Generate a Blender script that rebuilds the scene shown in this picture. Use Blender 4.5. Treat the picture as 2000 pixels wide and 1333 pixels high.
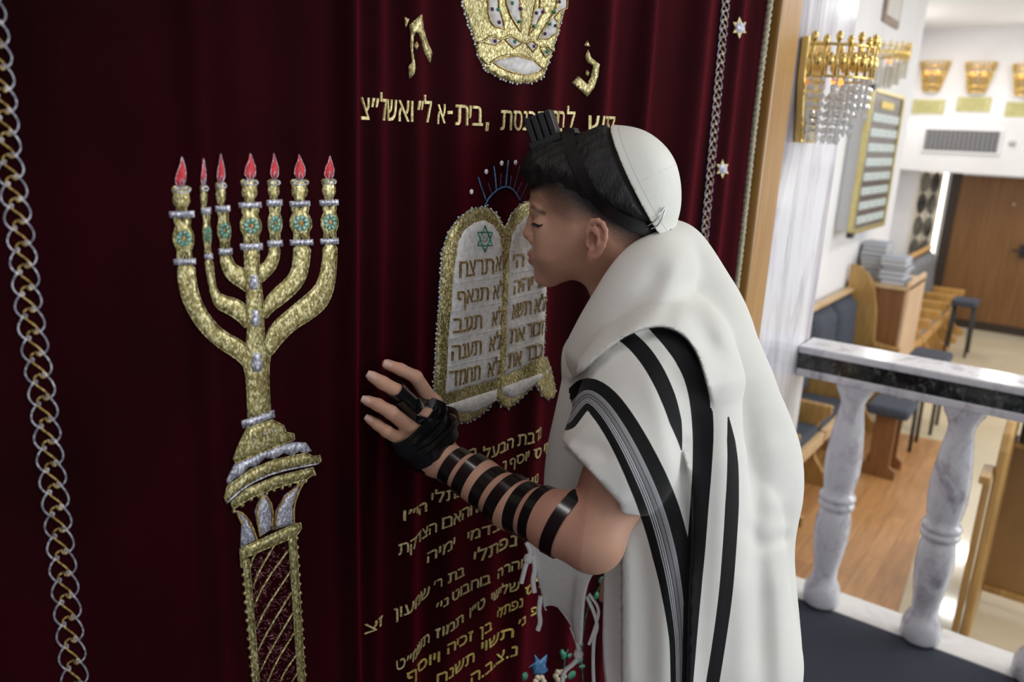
import bpy, bmesh, math, random, json
import numpy as np
from mathutils import Vector, Matrix
from mathutils.bvhtree import BVHTree
from mathutils.geometry import delaunay_2d_cdt

scene = bpy.context.scene
for o in list(bpy.data.objects):
    bpy.data.objects.remove(o)
rng = np.random.default_rng(7)
random.seed(7)

# ------------------------------------------------------------------ camera
FPX = 1538.58
YAW, PITCH, ROLL = math.radians(35.847), math.radians(14.918), math.radians(2.613)
CAM = np.array([0.0, -0.65, 1.5])
_f = np.array([math.cos(YAW)*math.cos(PITCH), math.sin(YAW)*math.cos(PITCH), -math.sin(PITCH)])
_r = np.array([math.sin(YAW), -math.cos(YAW), 0.0])
_u = np.cross(_r, _f)
CR = math.cos(ROLL)*_r + math.sin(ROLL)*_u
CU = -math.sin(ROLL)*_r + math.cos(ROLL)*_u
CF = _f
cam_data = bpy.data.cameras.new('camera')
cam_data.sensor_width = 36.0
cam_data.sensor_fit = 'HORIZONTAL'
cam_data.lens = FPX/2000*36.0
cam_data.clip_start = 0.02
cam_data.clip_end = 60
cam_data.dof.use_dof = True
cam_data.dof.focus_distance = 1.02
cam_data.dof.aperture_fstop = 4.0
cam_data.dof.aperture_blades = 7
camera = bpy.data.objects.new('camera', cam_data)
scene.collection.objects.link(camera)
camera.matrix_world = Matrix(((CR[0], CU[0], -CF[0], CAM[0]), (CR[1], CU[1], -CF[1], CAM[1]),
                              (CR[2], CU[2], -CF[2], CAM[2]), (0, 0, 0, 1)))
scene.camera = camera

# ------------------------------------------------------------------ world, exposure, room lights, added fill and highlight lights
world = bpy.data.worlds.new('world')
scene.world = world
world.use_nodes = True
world.node_tree.nodes['Background'].inputs[0].default_value = (0.90, 0.95, 1.0, 1)
world.node_tree.nodes['Background'].inputs[1].default_value = 0.68
scene.view_settings.view_transform = 'Standard'
scene.view_settings.look = 'None'
scene.view_settings.gamma = 1.0
scene.view_settings.use_curve_mapping = False
scene.view_settings.exposure = 0.36
try:
    scene.cycles.max_bounces = 6
    scene.cycles.use_denoising = True
except Exception:
    pass

def area_light(name, loc, target, sx, sy, power, color=(1, 1, 1)):
    ld = bpy.data.lights.new(name, 'AREA')
    ld.shape = 'RECTANGLE'
    ld.size, ld.size_y = sx, sy
    ld.energy = power
    ld.color = color
    lo = bpy.data.objects.new(name, ld)
    scene.collection.objects.link(lo)
    lo.location = loc
    d = Vector(target) - Vector(loc)
    lo.rotation_euler = d.to_track_quat('-Z', 'Y').to_euler()
    return lo

# tall windows on the right-hand side of the hall and fluorescent ceiling panels over the seats
area_light('window_daylight', (4.5, -5.2, 1.6), (2.5, 0.0, 0.9), 5.0, 2.2, 125, (0.93, 0.97, 1.0))
for k, (lx, ly) in enumerate([(3.4, -1.3), (6.4, -1.3), (9.0, -1.3)]):
    area_light('ceiling_panel_light', (lx, ly, 2.85), (lx, ly, 0), 1.2, 0.6, 22, (1.0, 0.98, 0.94))
area_light('recess_fill_light', (9.6, 1.15, 2.85), (9.6, 1.1, 0), 1.0, 0.3, 16, (1.0, 0.96, 0.88))  # added fill that brightens the recess, not a known fitting
area_light('far_wall_lamp', (10.93, -0.02, 2.32), (5, -0.3, 1.5), 0.24, 0.16, 3.5, (1, 0.99, 0.96))
area_light('far_ceiling_lamp', (10.40, -0.10, 2.86), (9.6, -0.1, 0), 0.26, 0.34, 4, (0.95, 1.0, 0.95))
area_light('strap_highlight_light', (0.45, -0.06, 2.32), (0.5, -0.12, 0), 1.1, 0.05, 4.0, (1.0, 0.98, 0.95))  # added above the curtain to put highlights on the straps, no pelmet there

# ------------------------------------------------------------------ projection helpers (photograph frame 2000 x 1333)
def ray(x, y):
    x = np.asarray(x, float); y = np.asarray(y, float)
    a = (x-1000.0)/FPX; b = -(y-666.5)/FPX
    return a[..., None]*CR + b[..., None]*CU + CF
def proj(P):
    d = np.asarray(P, float) - CAM
    z = d@CF
    return 1000.0 + FPX*(d@CR)/z, 666.5 - FPX*(d@CU)/z, z
def PX(x, y, X):
    r = ray(x, y); return CAM + r*((X-CAM[0])/r[..., 0])[..., None]
def PY(x, y, Y):
    r = ray(x, y); return CAM + r*((Y-CAM[1])/r[..., 1])[..., None]
def PZ(x, y, Z):
    r = ray(x, y); return CAM + r*((Z-CAM[2])/r[..., 2])[..., None]
def PT(x, y, t):
    return CAM + ray(x, y)*np.asarray(t, float)[..., None]
def sstep(a, b, x):
    t = np.clip((x-a)/(b-a), 0, 1); return t*t*(3-2*t)

# ------------------------------------------------------------------ object helpers
COL = scene.collection
def obj(name, me, mat=None, parent=None, smooth=True):
    o = bpy.data.objects.new(name, me)
    COL.objects.link(o)
    if mat is not None:
        for m in (mat if isinstance(mat, (list, tuple)) else [mat]):
            me.materials.append(m)
    if smooth and len(me.polygons):
        me.polygons.foreach_set('use_smooth', np.ones(len(me.polygons), bool))
    if parent is not None:
        o.parent = parent
        o.matrix_parent_inverse = parent.matrix_world.inverted() if False else Matrix.Translation(-Vector(parent.location)) if parent.type == 'EMPTY' and tuple(parent.rotation_euler) == (0, 0, 0) else Matrix.Identity(4)
    return o
def mesh(verts, faces):
    me = bpy.data.meshes.new('m')
    me.from_pydata([tuple(map(float, v)) for v in verts], [], [tuple(int(i) for i in f) for f in faces])
    me.update()
    return me
def thing(name, label, cat, loc=(0, 0, 0), group=None):
    o = bpy.data.objects.new(name, None)
    COL.objects.link(o)
    o.location = loc
    o.empty_display_size = 0.05
    return tag(o, label, cat, group)
def tag(o, label=None, cat=None, group=None, kind=None):
    if label: o['label'] = label
    if cat: o['category'] = cat
    if group: o['group'] = group
    if kind: o['kind'] = kind
    return o
class MB:
    """collects shapes into one mesh"""
    def __init__(s): s.v = []; s.f = []
    def add(s, v, f):
        n = len(s.v); s.v += [tuple(map(float, a)) for a in v]; s.f += [tuple(int(i)+n for i in q) for q in f]; return s
    def box(s, a, b):
        x0, y0, z0 = np.minimum(a, b); x1, y1, z1 = np.maximum(a, b)
        return s.add([(x0, y0, z0), (x1, y0, z0), (x1, y1, z0), (x0, y1, z0), (x0, y0, z1), (x1, y0, z1), (x1, y1, z1), (x0, y1, z1)],
                     [(0, 3, 2, 1), (4, 5, 6, 7), (0, 1, 5, 4), (1, 2, 6, 5), (2, 3, 7, 6), (3, 0, 4, 7)])
    def tube(s, pts, r, n=8, closed=False, cap=True):
        pts = np.asarray(pts, float); m = len(pts)
        r = np.broadcast_to(np.asarray(r, float), (m,))
        if closed: tg = np.roll(pts, -1, 0)-np.roll(pts, 1, 0)
        else: tg = np.gradient(pts, axis=0)
        tg /= np.linalg.norm(tg, axis=1)[:, None]+1e-12
        nrm = np.cross(tg[0], (0, 0, 1)); 
        if np.linalg.norm(nrm) < 1e-3: nrm = np.cross(tg[0], (1, 0, 0))
        nrm /= np.linalg.norm(nrm)
        V = []
        for i in range(m):
            nrm = nrm - tg[i]*(nrm@tg[i]); nrm /= np.linalg.norm(nrm)+1e-12
            b = np.cross(tg[i], nrm)
            for k in range(n):
                a = 2*math.pi*k/n
                V.append(pts[i]+r[i]*(math.cos(a)*nrm+math.sin(a)*b))
        Fc = []
        for i in range(m if closed else m-1):
            j = (i+1) % m
            for k in range(n):
                l = (k+1) % n
                Fc.append((i*n+k, i*n+l, j*n+l, j*n+k))
        if cap and not closed:
            Fc.append(tuple(range(n-1, -1, -1))); Fc.append(tuple((m-1)*n+k for k in range(n)))
        return s.add(V, Fc)
    def lathe(s, prof, c, n=24, axis=None):
        """prof: list of (radius, height) about the vertical through c"""
        V = []; Fc = []
        for (r, h) in prof:
            for k in range(n):
                a = 2*math.pi*k/n; V.append((c[0]+r*math.cos(a), c[1]+r*math.sin(a), c[2]+h))
        m = len(prof)
        for i in range(m-1):
            for k in range(n):
                l = (k+1) % n; Fc.append((i*n+k, i*n+l, (i+1)*n+l, (i+1)*n+k))
        Fc.append(tuple(range(n-1, -1, -1))); Fc.append(tuple((m-1)*n+k for k in range(n)))
        return s.add(V, Fc)
    def ball(s, c, r, n=8, m=6):
        V = []; Fc = []
        r = np.broadcast_to(np.asarray(r, float), (3,))
        for i in range(1, m):
            t = math.pi*i/m
            for k in range(n):
                a = 2*math.pi*k/n
                V.append((c[0]+r[0]*math.sin(t)*math.cos(a), c[1]+r[1]*math.sin(t)*math.sin(a), c[2]+r[2]*math.cos(t)))
        for i in range(m-2):
            for k in range(n):
                l = (k+1) % n; Fc.append((i*n+k, (i+1)*n+k, (i+1)*n+l, i*n+l))
        t0 = len(V); V.append((c[0], c[1], c[2]+r[2])); V.append((c[0], c[1], c[2]-r[2]))
        for k in range(n):
            l = (k+1) % n; Fc.append((t0, k, l)); Fc.append((t0+1, (m-2)*n+l, (m-2)*n+k))
        return s.add(V, Fc)
    def prism(s, poly, d):
        """planar polygon (3-D points) pushed along vector d"""
        poly = [np.asarray(p, float) for p in poly]; n = len(poly); d = np.asarray(d, float)
        V = poly+[p+d for p in poly]
        Fc = [tuple(range(n-1, -1, -1)), tuple(range(n, 2*n))]+[(i, (i+1) % n, (i+1) % n+n, i+n) for i in range(n)]
        return s.add(V, Fc)
    def build(s, name, mat=None, parent=None, smooth=False, bevel=0, seg=2):
        me = mesh(s.v, s.f)
        bm = bmesh.new(); bm.from_mesh(me); bmesh.ops.recalc_face_normals(bm, faces=bm.faces)
        bm.to_mesh(me); bm.free()
        o = obj(name, me, mat, parent, smooth)
        if bevel:
            md = o.modifiers.new('bevel', 'BEVEL'); md.width = bevel; md.segments = seg; md.limit_method = 'ANGLE'; md.angle_limit = math.radians(40)
        if smooth == 'auto':
            pass
        return o

# ------------------------------------------------------------------ material helpers
def newmat(name):
    m = bpy.data.materials.new(name); m.use_nodes = True
    nt = m.node_tree; b = nt.nodes['Principled BSDF']
    return m, nt, b
def N(nt, t, **kw):
    n = nt.nodes.new(t)
    for k, v in kw.items():
        if k.startswith('i_'):
            n.inputs[int(k[2:])].default_value = v
        else: setattr(n, k, v)
    return n
def plain(name, col, rough=0.5, metal=0.0, **kw):
    m, nt, b = newmat(name)
    b.inputs['Base Color'].default_value = (*col, 1)
    b.inputs['Roughness'].default_value = rough
    b.inputs['Metallic'].default_value = metal
    for k, v in kw.items():
        b.inputs[k.replace('_', ' ')].default_value = v
    return m
def ramp(nt, stops):
    r = nt.nodes.new('ShaderNodeValToRGB')
    el = r.color_ramp.elements
    while len(el) < len(stops): el.new(0.5)
    for e, (p, c) in zip(el, stops):
        e.position = p; e.color = (*c, 1) if len(c) == 3 else c
    return r
def noisy(name, c1, c2, scale, rough=0.5, metal=0.0, bump=0.0, bscale=None, detail=4.0, stretch=(1, 1, 1), rot=(0, 0, 0), lo=0.35, hi=0.65, dist=0.0, **kw):
    m, nt, b = newmat(name)
    tc = N(nt, 'ShaderNodeTexCoord'); mp = N(nt, 'ShaderNodeMapping')
    mp.inputs['Scale'].default_value = stretch
    mp.inputs['Rotation'].default_value = rot
    nt.links.new(tc.outputs['Object'], mp.inputs[0])
    nz = N(nt, 'ShaderNodeTexNoise'); nz.inputs['Scale'].default_value = scale; nz.inputs['Detail'].default_value = detail
    nz.inputs['Distortion'].default_value = dist
    nt.links.new(mp.outputs[0], nz.inputs['Vector'])
    r = ramp(nt, [(lo, c1), (hi, c2)])
    nt.links.new(nz.outputs[0], r.inputs[0]); nt.links.new(r.outputs[0], b.inputs['Base Color'])
    b.inputs['Roughness'].default_value = rough; b.inputs['Metallic'].default_value = metal
    for k, v in kw.items(): b.inputs[k.replace('_', ' ')].default_value = v
    if bump:
        n2 = N(nt, 'ShaderNodeTexNoise'); n2.inputs['Scale'].default_value = bscale or scale; n2.inputs['Detail'].default_value = 3
        nt.links.new(mp.outputs[0], n2.inputs['Vector'])
        bp = N(nt, 'ShaderNodeBump'); bp.inputs['Strength'].default_value = bump; bp.inputs['Distance'].default_value = 0.002
        nt.links.new(n2.outputs[0], bp.inputs['Height']); nt.links.new(bp.outputs[0], b.inputs['Normal'])
    return m
# ------------------------------------------------------------------ ark curtain: velvet with folds
def _xh(px): return float(PY(px, 285, 0.0)[0])
FOLDS = [(_xh(p), a, w) for p, a, w in [(130, .004, .03), (300, .003, .04), (395, .004, .012), (455, .004, .03), (620, .005, .03),
         (700, .013, .012), (745, .006, .014), (815, .010, .022), (905, .007, .03), (1010, .006, .03), (1075, .013, .03), (1170, .020, .035),
         (1255, .020, .03), (1345, .030, .05), (1393, .016, .02), (1425, .014, .03), (1462, .016, .04), (1487, .02, .05)]]
FOLDS += [(-.5+.17*k, .006, .05) for k in range(5)]
def yfold(x, z):
    x = np.asarray(x, float); z = np.asarray(z, float)
    y = 0.014+0*x
    for k, (c, a, w) in enumerate(FOLDS):
        cc = c+0.006*np.sin(z*2.1+k*1.7)
        y = y-a*np.exp(-((x-cc)/w)**2)
    y = y+0.0015*np.sin(x*41+z*3)+0.001*np.sin(z*9+x*7)
    return y
def fnorm(x, z):
    e = 1e-3
    gx = (yfold(x+e, z)-yfold(x-e, z))/(2*e); gz = (yfold(x, z+e)-yfold(x, z-e))/(2*e)
    n = np.stack([gx, -np.ones_like(gx), gz], -1)
    return n/np.linalg.norm(n, axis=-1)[..., None]
def PC(x, y):
    """pixel of the photograph -> point on the folded curtain (X, Z)"""
    Y = np.zeros(np.shape(x))+0.005
    for _ in range(14):
        P = PY(x, y, 0)*0 + CAM + ray(x, y)*((Y-CAM[1])/ray(x, y)[..., 1])[..., None]
        Y = 0.5*Y+0.5*yfold(P[..., 0], P[..., 2])
    return P[..., 0], P[..., 2]
def onc(X, Z, h):
    X = np.asarray(X, float); Z = np.asarray(Z, float)
    P = np.stack([X, yfold(X, Z), Z], -1)
    return P+fnorm(X, Z)*np.asarray(h, float)[..., None]
def tr(pts, s, ox, oy):
    p = np.asarray(pts, float); return p*s+np.array([ox, oy])

def velvet():
    m, nt, b = newmat('red_velvet')
    tc = N(nt, 'ShaderNodeTexCoord')
    nz = N(nt, 'ShaderNodeTexNoise'); nz.inputs['Scale'].default_value = 900; nz.inputs['Detail'].default_value = 2
    nz2 = N(nt, 'ShaderNodeTexNoise'); nz2.inputs['Scale'].default_value = 6; nz2.inputs['Detail'].default_value = 4
    nt.links.new(tc.outputs['Object'], nz.inputs['Vector']); nt.links.new(tc.outputs['Object'], nz2.inputs['Vector'])
    r = ramp(nt, [(0.3, (0.006, 0.0003, 0.0008)), (0.7, (0.014, 0.0005, 0.0018))])
    nt.links.new(nz2.outputs[0], r.inputs[0]); nt.links.new(r.outputs[0], b.inputs['Base Color'])
    b.inputs['Roughness'].default_value = 0.9
    b.inputs['Specular IOR Level'].default_value = 0.05
    b.inputs['Sheen Weight'].default_value = 0.60
    b.inputs['Sheen Roughness'].default_value = 0.42
    b.inputs['Sheen Tint'].default_value = (0.62, 0.015, 0.06, 1)
    bp = N(nt, 'ShaderNodeBump'); bp.inputs['Strength'].default_value = 0.35; bp.inputs['Distance'].default_value = 0.001
    nt.links.new(nz.outputs[0], bp.inputs['Height']); nt.links.new(bp.outputs[0], b.inputs['Normal'])
    return m
def thread(name, c1, c2, c3, rough=0.38, metal=0.75, scale=650):
    """metallic embroidery thread: tiny glittering stitches"""
    m, nt, b = newmat(name)
    tc = N(nt, 'ShaderNodeTexCoord')
    v = N(nt, 'ShaderNodeTexVoronoi'); v.inputs['Scale'].default_value = scale
    mp = N(nt, 'ShaderNodeMapping'); mp.inputs['Scale'].default_value = (1, 1, 0.55)
    nt.links.new(tc.outputs['Object'], mp.inputs[0]); nt.links.new(mp.outputs[0], v.inputs['Vector'])
    sp = N(nt, 'ShaderNodeSeparateColor'); nt.links.new(v.outputs['Color'], sp.inputs[0])
    r = ramp(nt, [(0.0, c1), (0.55, c2), (0.9, c3)])
    nt.links.new(sp.outputs[0], r.inputs[0]); nt.links.new(r.outputs[0], b.inputs['Base Color'])
    b.inputs['Metallic'].default_value = metal; b.inputs['Roughness'].default_value = rough
    bp = N(nt, 'ShaderNodeBump'); bp.inputs['Strength'].default_value = 0.8; bp.inputs['Distance'].default_value = 0.0015
    nt.links.new(sp.outputs[1], bp.inputs['Height']); nt.links.new(bp.outputs[0], b.inputs['Normal'])
    return m
M_VELVET = velvet()
M_GOLD = thread('gold_thread', (0.15, 0.115, 0.035), (0.36, 0.30, 0.115), (0.72, 0.66, 0.38), 0.42, 0.6)
M_PALEGOLD = thread('pale_gold_thread', (0.40, 0.31, 0.10), (0.70, 0.59, 0.27), (0.90, 0.80, 0.45), 0.55, 0.25)
M_BROWNGOLD = thread('brown_gold_thread', (0.10, 0.055, 0.016), (0.26, 0.165, 0.055), (0.48, 0.34, 0.14), 0.5, 0.35)
M_BRIGHTGOLD = thread('bright_gold_thread', (0.50, 0.36, 0.06), (0.80, 0.62, 0.16), (0.95, 0.82, 0.35), 0.5, 0.25)
M_DARKGOLD = thread('antique_gold_thread', (0.22, 0.125, 0.03), (0.48, 0.31, 0.08), (0.74, 0.54, 0.2), 0.5, 0.35)
M_SILVER = thread('silver_thread', (0.20, 0.20, 0.25), (0.42, 0.42, 0.50), (0.8, 0.8, 0.88), 0.45, 0.45)
M_WHITEFELT = noisy('white_felt', (0.56, 0.54, 0.52), (0.74, 0.72, 0.70), 120, 0.9, bump=0.6, bscale=220)
M_REDSATIN = noisy('red_satin', (0.50, 0.008, 0.018), (0.72, 0.02, 0.03), 200, 0.5, bump=0.3, bscale=700)
M_BLUE = thread('blue_thread', (0.02, 0.09, 0.22), (0.05, 0.18, 0.38), (0.15, 0.35, 0.6), 0.5, 0.2)
M_GREEN = thread('green_thread', (0.01, 0.10, 0.06), (0.03, 0.24, 0.14), (0.15, 0.45, 0.3), 0.5, 0.2)
M_MINT = thread('mint_thread', (0.30, 0.50, 0.45), (0.5, 0.7, 0.62), (0.7, 0.85, 0.8), 0.5, 0.2)
M_ORANGE = thread('orange_thread', (0.4, 0.1, 0.02), (0.7, 0.25, 0.06), (0.9, 0.45, 0.2), 0.5, 0.2)
M_PURPLE = plain('violet_bead', (0.10, 0.02, 0.12), 0.25)
M_PEARL = plain('pearl_bead', (0.75, 0.75, 0.80), 0.2)
M_BEADBLUE = plain('pale_blue_bead', (0.25, 0.42, 0.6), 0.2)
M_PINKLEAF = thread('dark_red_thread', (0.05, 0.004, 0.01), (0.13, 0.02, 0.03), (0.3, 0.12, 0.12), 0.5, 0.3, 500)

_x = np.concatenate([np.arange(-0.62, 0.24, 0.02), np.arange(0.24, 1.80, 0.005)])
_z = np.concatenate([np.arange(0.05, 0.6, 0.05), np.arange(0.6, 2.0, 0.02), np.arange(2.0, 2.66, 0.06)])
_X, _Z = np.meshgrid(_x, _z, indexing='ij')
_V = np.stack([_X, yfold(_X, _Z), _Z], -1).reshape(-1, 3)
_nz = len(_z)
_I = (np.arange(len(_x)-1)[:, None]*_nz+np.arange(_nz-1)[None, :]).reshape(-1)
_Fq = np.stack([_I, _I+_nz, _I+_nz+1, _I+1], -1)
curtain = thing('ark_curtain', 'dark red velvet ark curtain embroidered with gold and silver, hanging beside the boy', 'curtain', (0.6, 0.02, 0.05))
cloth = obj('curtain_cloth', mesh(_V, _Fq), M_VELVET, curtain)
_md = cloth.modifiers.new('thickness', 'SOLIDIFY'); _md.thickness = 0.004; _md.offset = -1

def pip(poly, P):
    """even-odd point in polygon"""
    x, y = P[:, 0], P[:, 1]; ins = np.zeros(len(P), bool)
    a = poly; b = np.roll(poly, -1, 0)
    for (x0, y0), (x1, y1) in zip(a, b):
        c = ((y0 > y) != (y1 > y)); 
        if y1 != y0: ins ^= c & (x < (x1-x0)*(y-y0)/(y1-y0)+x0)
    return ins
def dpoly(poly, P, closed=True):
    a = poly if closed else poly[:-1]; b = np.roll(poly, -1, 0) if closed else poly[1:]
    d = np.full(len(P), 1e9)
    for p, q in zip(a, b):
        e = q-p; t = np.clip(((P-p)@e)/(e@e+1e-12), 0, 1)
        d = np.minimum(d, np.linalg.norm(P-p-t[:, None]*e, axis=1))
    return d
def rounded(poly, it=1, closed=True):
    p = np.asarray(poly, float)
    for _ in range(it):   # Chaikin corner cutting
        if closed:
            q = np.roll(p, -1, 0); p = np.stack([.75*p+.25*q, .25*p+.75*q], 1).reshape(-1, p.shape[1])
        else:
            q = np.stack([.75*p[:-1]+.25*p[1:], .25*p[:-1]+.75*p[1:]], 1).reshape(-1, p.shape[1])
            p = np.vstack([p[:1], q, p[-1:]])
    return p
def densify(p, step, closed=True):
    p = np.asarray(p, float); out = []
    n = len(p)
    for i in range(n if closed else n-1):
        a, b = p[i], p[(i+1) % n]; m = max(1, int(np.linalg.norm(b-a)/step))
        for k in range(m): out.append(a+(b-a)*k/m)
    if not closed: out.append(p[-1])
    return np.array(out)
def patch(mb, poly, h=0.0016, step=9.0, soft=5.0, base=-0.0006):
    """a padded embroidered patch: outline in photo pixels, lying on the folds of the cloth"""
    p = densify(poly, step)
    lo, hi = p.min(0), p.max(0)
    gx, gy = np.meshgrid(np.arange(lo[0]+step/2, hi[0], step), np.arange(lo[1]+step/2, hi[1], step))
    g = np.stack([gx.ravel(), gy.ravel()], -1)
    if len(g):
        g = g[pip(p, g)]
        if len(g): g = g[dpoly(p, g) > step*0.35]
    n = len(p)
    allp = np.vstack([p, g]) if len(g) else p
    vs, es, fs, *_ = delaunay_2d_cdt([Vector(q) for q in allp], [], [list(range(n))], 1, 1e-4)
    V = np.array([v[:] for v in vs])
    if not len(V) or not len(fs): return
    d = dpoly(p, V)
    X, Z = PC(V[:, 0], V[:, 1])
    top = onc(X, Z, h*(0.55+0.45*sstep(0, soft, d)))
    cnt = {}
    Fc = []
    for f in fs:
        f = list(f)
        Fc.append(f)
        for i in range(len(f)):
            e = (f[i], f[(i+1) % len(f)]); cnt[e] = 1
    bd = [e for e in cnt if (e[1], e[0]) not in cnt]
    low = onc(X, Z, np.full(len(X), base))
    nV = len(top)
    Fc2 = [(a, b, b+nV, a+nV) for a, b in bd]
    mb.add(np.vstack([top, low]), Fc+Fc2)
def cord(mb, pts, r=0.0011, lift=0.001, step=7.0, closed=False, n=5, it=1):
    p = rounded(pts, it, closed) if it else np.asarray(pts, float)
    p = densify(p, step, closed)
    X, Z = PC(p[:, 0], p[:, 1])
    mb.tube(onc(X, Z, np.full(len(X), lift)), r, n, closed)
def beads(mb, pts, spacing, r=0.0016, lift=0.0015, closed=True, jit=0.0):
    p = densify(np.asarray(pts, float), spacing, closed)
    if jit: p = p+rng.normal(0, jit, p.shape)
    X, Z = PC(p[:, 0], p[:, 1]); Q = onc(X, Z, np.full(len(X), lift))
    for q in Q: mb.ball(q, r, 6, 4)

# ---- the seven branched menorah
def T2(p): return tr(p, 0.36, 300, 280)
def T3(p): return tr(p, 0.445, 400, 740)
def T4(p): return tr(p, 0.27, 690, 0)
def T5(p): return tr(p, 0.4127, 820, 290)
men = MB()
for P in [
    [(127, 655), (128, 740), (145, 830), (185, 920), (245, 1010), (325, 1095), (440, 1165), (485, 1210), (520, 1260), (560, 1200), (500, 1090), (450, 1058), (385, 1025), (320, 965), (275, 900), (245, 830), (225, 740), (220, 655)],
    [(917, 545), (913, 640), (898, 720), (870, 780), (820, 825), (740, 890), (660, 960), (620, 1010), (605, 1060), (600, 1140), (630, 1160), (690, 1080), (760, 1010), (860, 950), (930, 890), (965, 820), (985, 730), (992, 620), (992, 545)],
    [(276, 626), (283, 700), (300, 790), (315, 850), (333, 893), (400, 925), (460, 965), (497, 1010), (520, 960), (500, 880), (450, 845), (370, 825), (340, 800), (325, 740), (316, 626)],
    [(758, 551), (755, 620), (745, 690), (715, 735), (650, 790), (600, 850), (590, 900), (600, 960), (640, 910), (700, 870), (780, 800), (820, 740), (840, 660), (850, 551)],
    [(357, 601), (362, 660), (380, 710), (420, 755), (470, 785), (500, 810), (515, 740), (490, 680), (460, 672), (430, 650), (415, 601)],
    [(625, 558), (620, 610), (595, 650), (565, 665), (575, 760), (600, 740), (650, 690), (675, 640), (684, 558)]]:
    P = T2(rounded(P, 1)); patch(men, P)
    cord(men, P, 0.0005, 0.0012, closed=True, it=0)
stem = np.vstack([T2([(487, 576), (490, 680), (500, 800), (500, 900), (505, 1000), (500, 1100), (482, 1200)]), T3([(178, 0), (187, 180), (285, 150), (277, 0)]),
                  T2([(622, 1200), (630, 1150), (600, 1090), (592, 980), (590, 880), (580, 780), (568, 660), (565, 576)])])
patch(men, stem, 0.0020); cord(men, stem, 0.0005, 0.0014, closed=True, it=0)
menorah = men.build('menorah_embroidery', M_GOLD, curtain, smooth=True)
tag(menorah, 'gold thread seven-branched menorah')
# candle holders
ARMS = [(150, 235, 105, 82, 220, 370, 402, 166, 628, 658, 105, 227), (271, 230, 40, 255, 307, 350, 385, 290, 600, 628, 273, 317),
        (363, 215, 60, 333, 412, 340, 372, 385, 572, 603, 349, 425), (518, 198, 92, 459, 580, 322, 350, 526, 545, 578, 467, 588),
        (650, 200, 68, 611, 695, 308, 340, 655, 528, 560, 616, 697), (790, 198, 98, 735, 845, 315, 342, 799, 524, 553, 736, 862),
        (950, 195, 82, 898, 1003, 308, 337, 953, 518, 547, 902, 1004)]
for (cx, y0, w, ux0, ux1, u0, u1, lx, l0, l1, lx0, lx1) in ARMS:
    mb = MB()
    def un(x, y, c=cx, a=y0, b=u0): return (c+x*w, a+y*(b-a))
    cup = [un(*q) for q in [(-.5, 0), (0, -.08), (.5, 0), (.5, .2), (.38, .3), (.46, .5), (.42, .7), (.27, .85), (.3, 1.02), (-.3, 1.02), (-.27, .85), (-.42, .7), (-.46, .5), (-.38, .3), (-.5, .2)]]
    patch(mb, T2(rounded(cup, 1)))
    rim = [(cx+.42*w*math.cos(a), y0+(.13+.09*math.sin(a))*(u0-y0)) for a in np.linspace(0, 2*math.pi, 14)[:-1]]
    bw = (lx1-lx0)*0.92
    def ub(x, y, c0=(ux0+ux1)/2, c1=lx): return (c0+(c1-c0)*y+x*bw, u1-6+(l0-u1+12)*y)
    body = [ub(*q) for q in [(-.40, 0), (-.12, .0), (0, .14), (.12, .0), (.40, 0), (.40, .12), (.34, .22), (.5, .42), (.5, .6), (.34, .78), (.38, 1), (.14, 1), (0, .84), (-.14, 1), (-.38, 1), (-.34, .78), (-.5, .6), (-.5, .42), (-.34, .22), (-.40, .12)]]
    patch(mb, T2(body)); cord(mb, T2(body), 0.0005, 0.0012, closed=True, it=0)
    o = mb.build('candle_holder', M_GOLD, menorah, smooth=True)
    for (a0, a1, b0, b1) in [(ux0, ux1, u0, u1), (lx0, lx1, l0, l1)]:
        mb = MB(); patch(mb, T2([(a0, b0+3), (a0+4, b0), (a1-2, b0-4), (a1, b1-4), (a1-3, b1), (a0+3, b1+2)]), 0.003)
        mb.build('silver_band', M_SILVER, o, smooth=True)
    mb = MB(); cord(mb, T2(rim), 0.0008, 0.0024, closed=True, it=0, step=4); mb.build('rim_cord', M_SILVER, o, smooth=True)
    # beaded flower
    fc = ub(0, .5); fw = bw*0.36; fh = 42
    mg, mm, mo = MB(), MB(), MB()
    for k in range(8):
        a = k*math.pi/4+.2
        c = (fc[0]+fw*.72*math.cos(a), fc[1]+fh*.72*math.sin(a))
        el = [(c[0]+.38*fw*math.cos(t), c[1]+.34*fh*math.sin(t)) for t in np.linspace(0, 2*math.pi, 8)[:-1]]
        patch(mm, T2(el), 0.0036, 6); cord(mg, T2(el), 0.00035, 0.0030, closed=True, it=0, step=4)
    patch(mo, T2([(fc[0]+.3*fw*math.cos(t), fc[1]+.27*fh*math.sin(t)) for t in np.linspace(0, 2*math.pi, 9)[:-1]]), 0.0042, 6)
    fl = mg.build('flower_outline', M_GREEN, menorah, smooth=True)
    mm.build('flower_petals', M_MINT, fl, smooth=True) if False else mm.build('flower_petals', M_MINT, menorah, smooth=True)
    mo.build('flower_centre', M_ORANGE, menorah, smooth=True)
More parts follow.
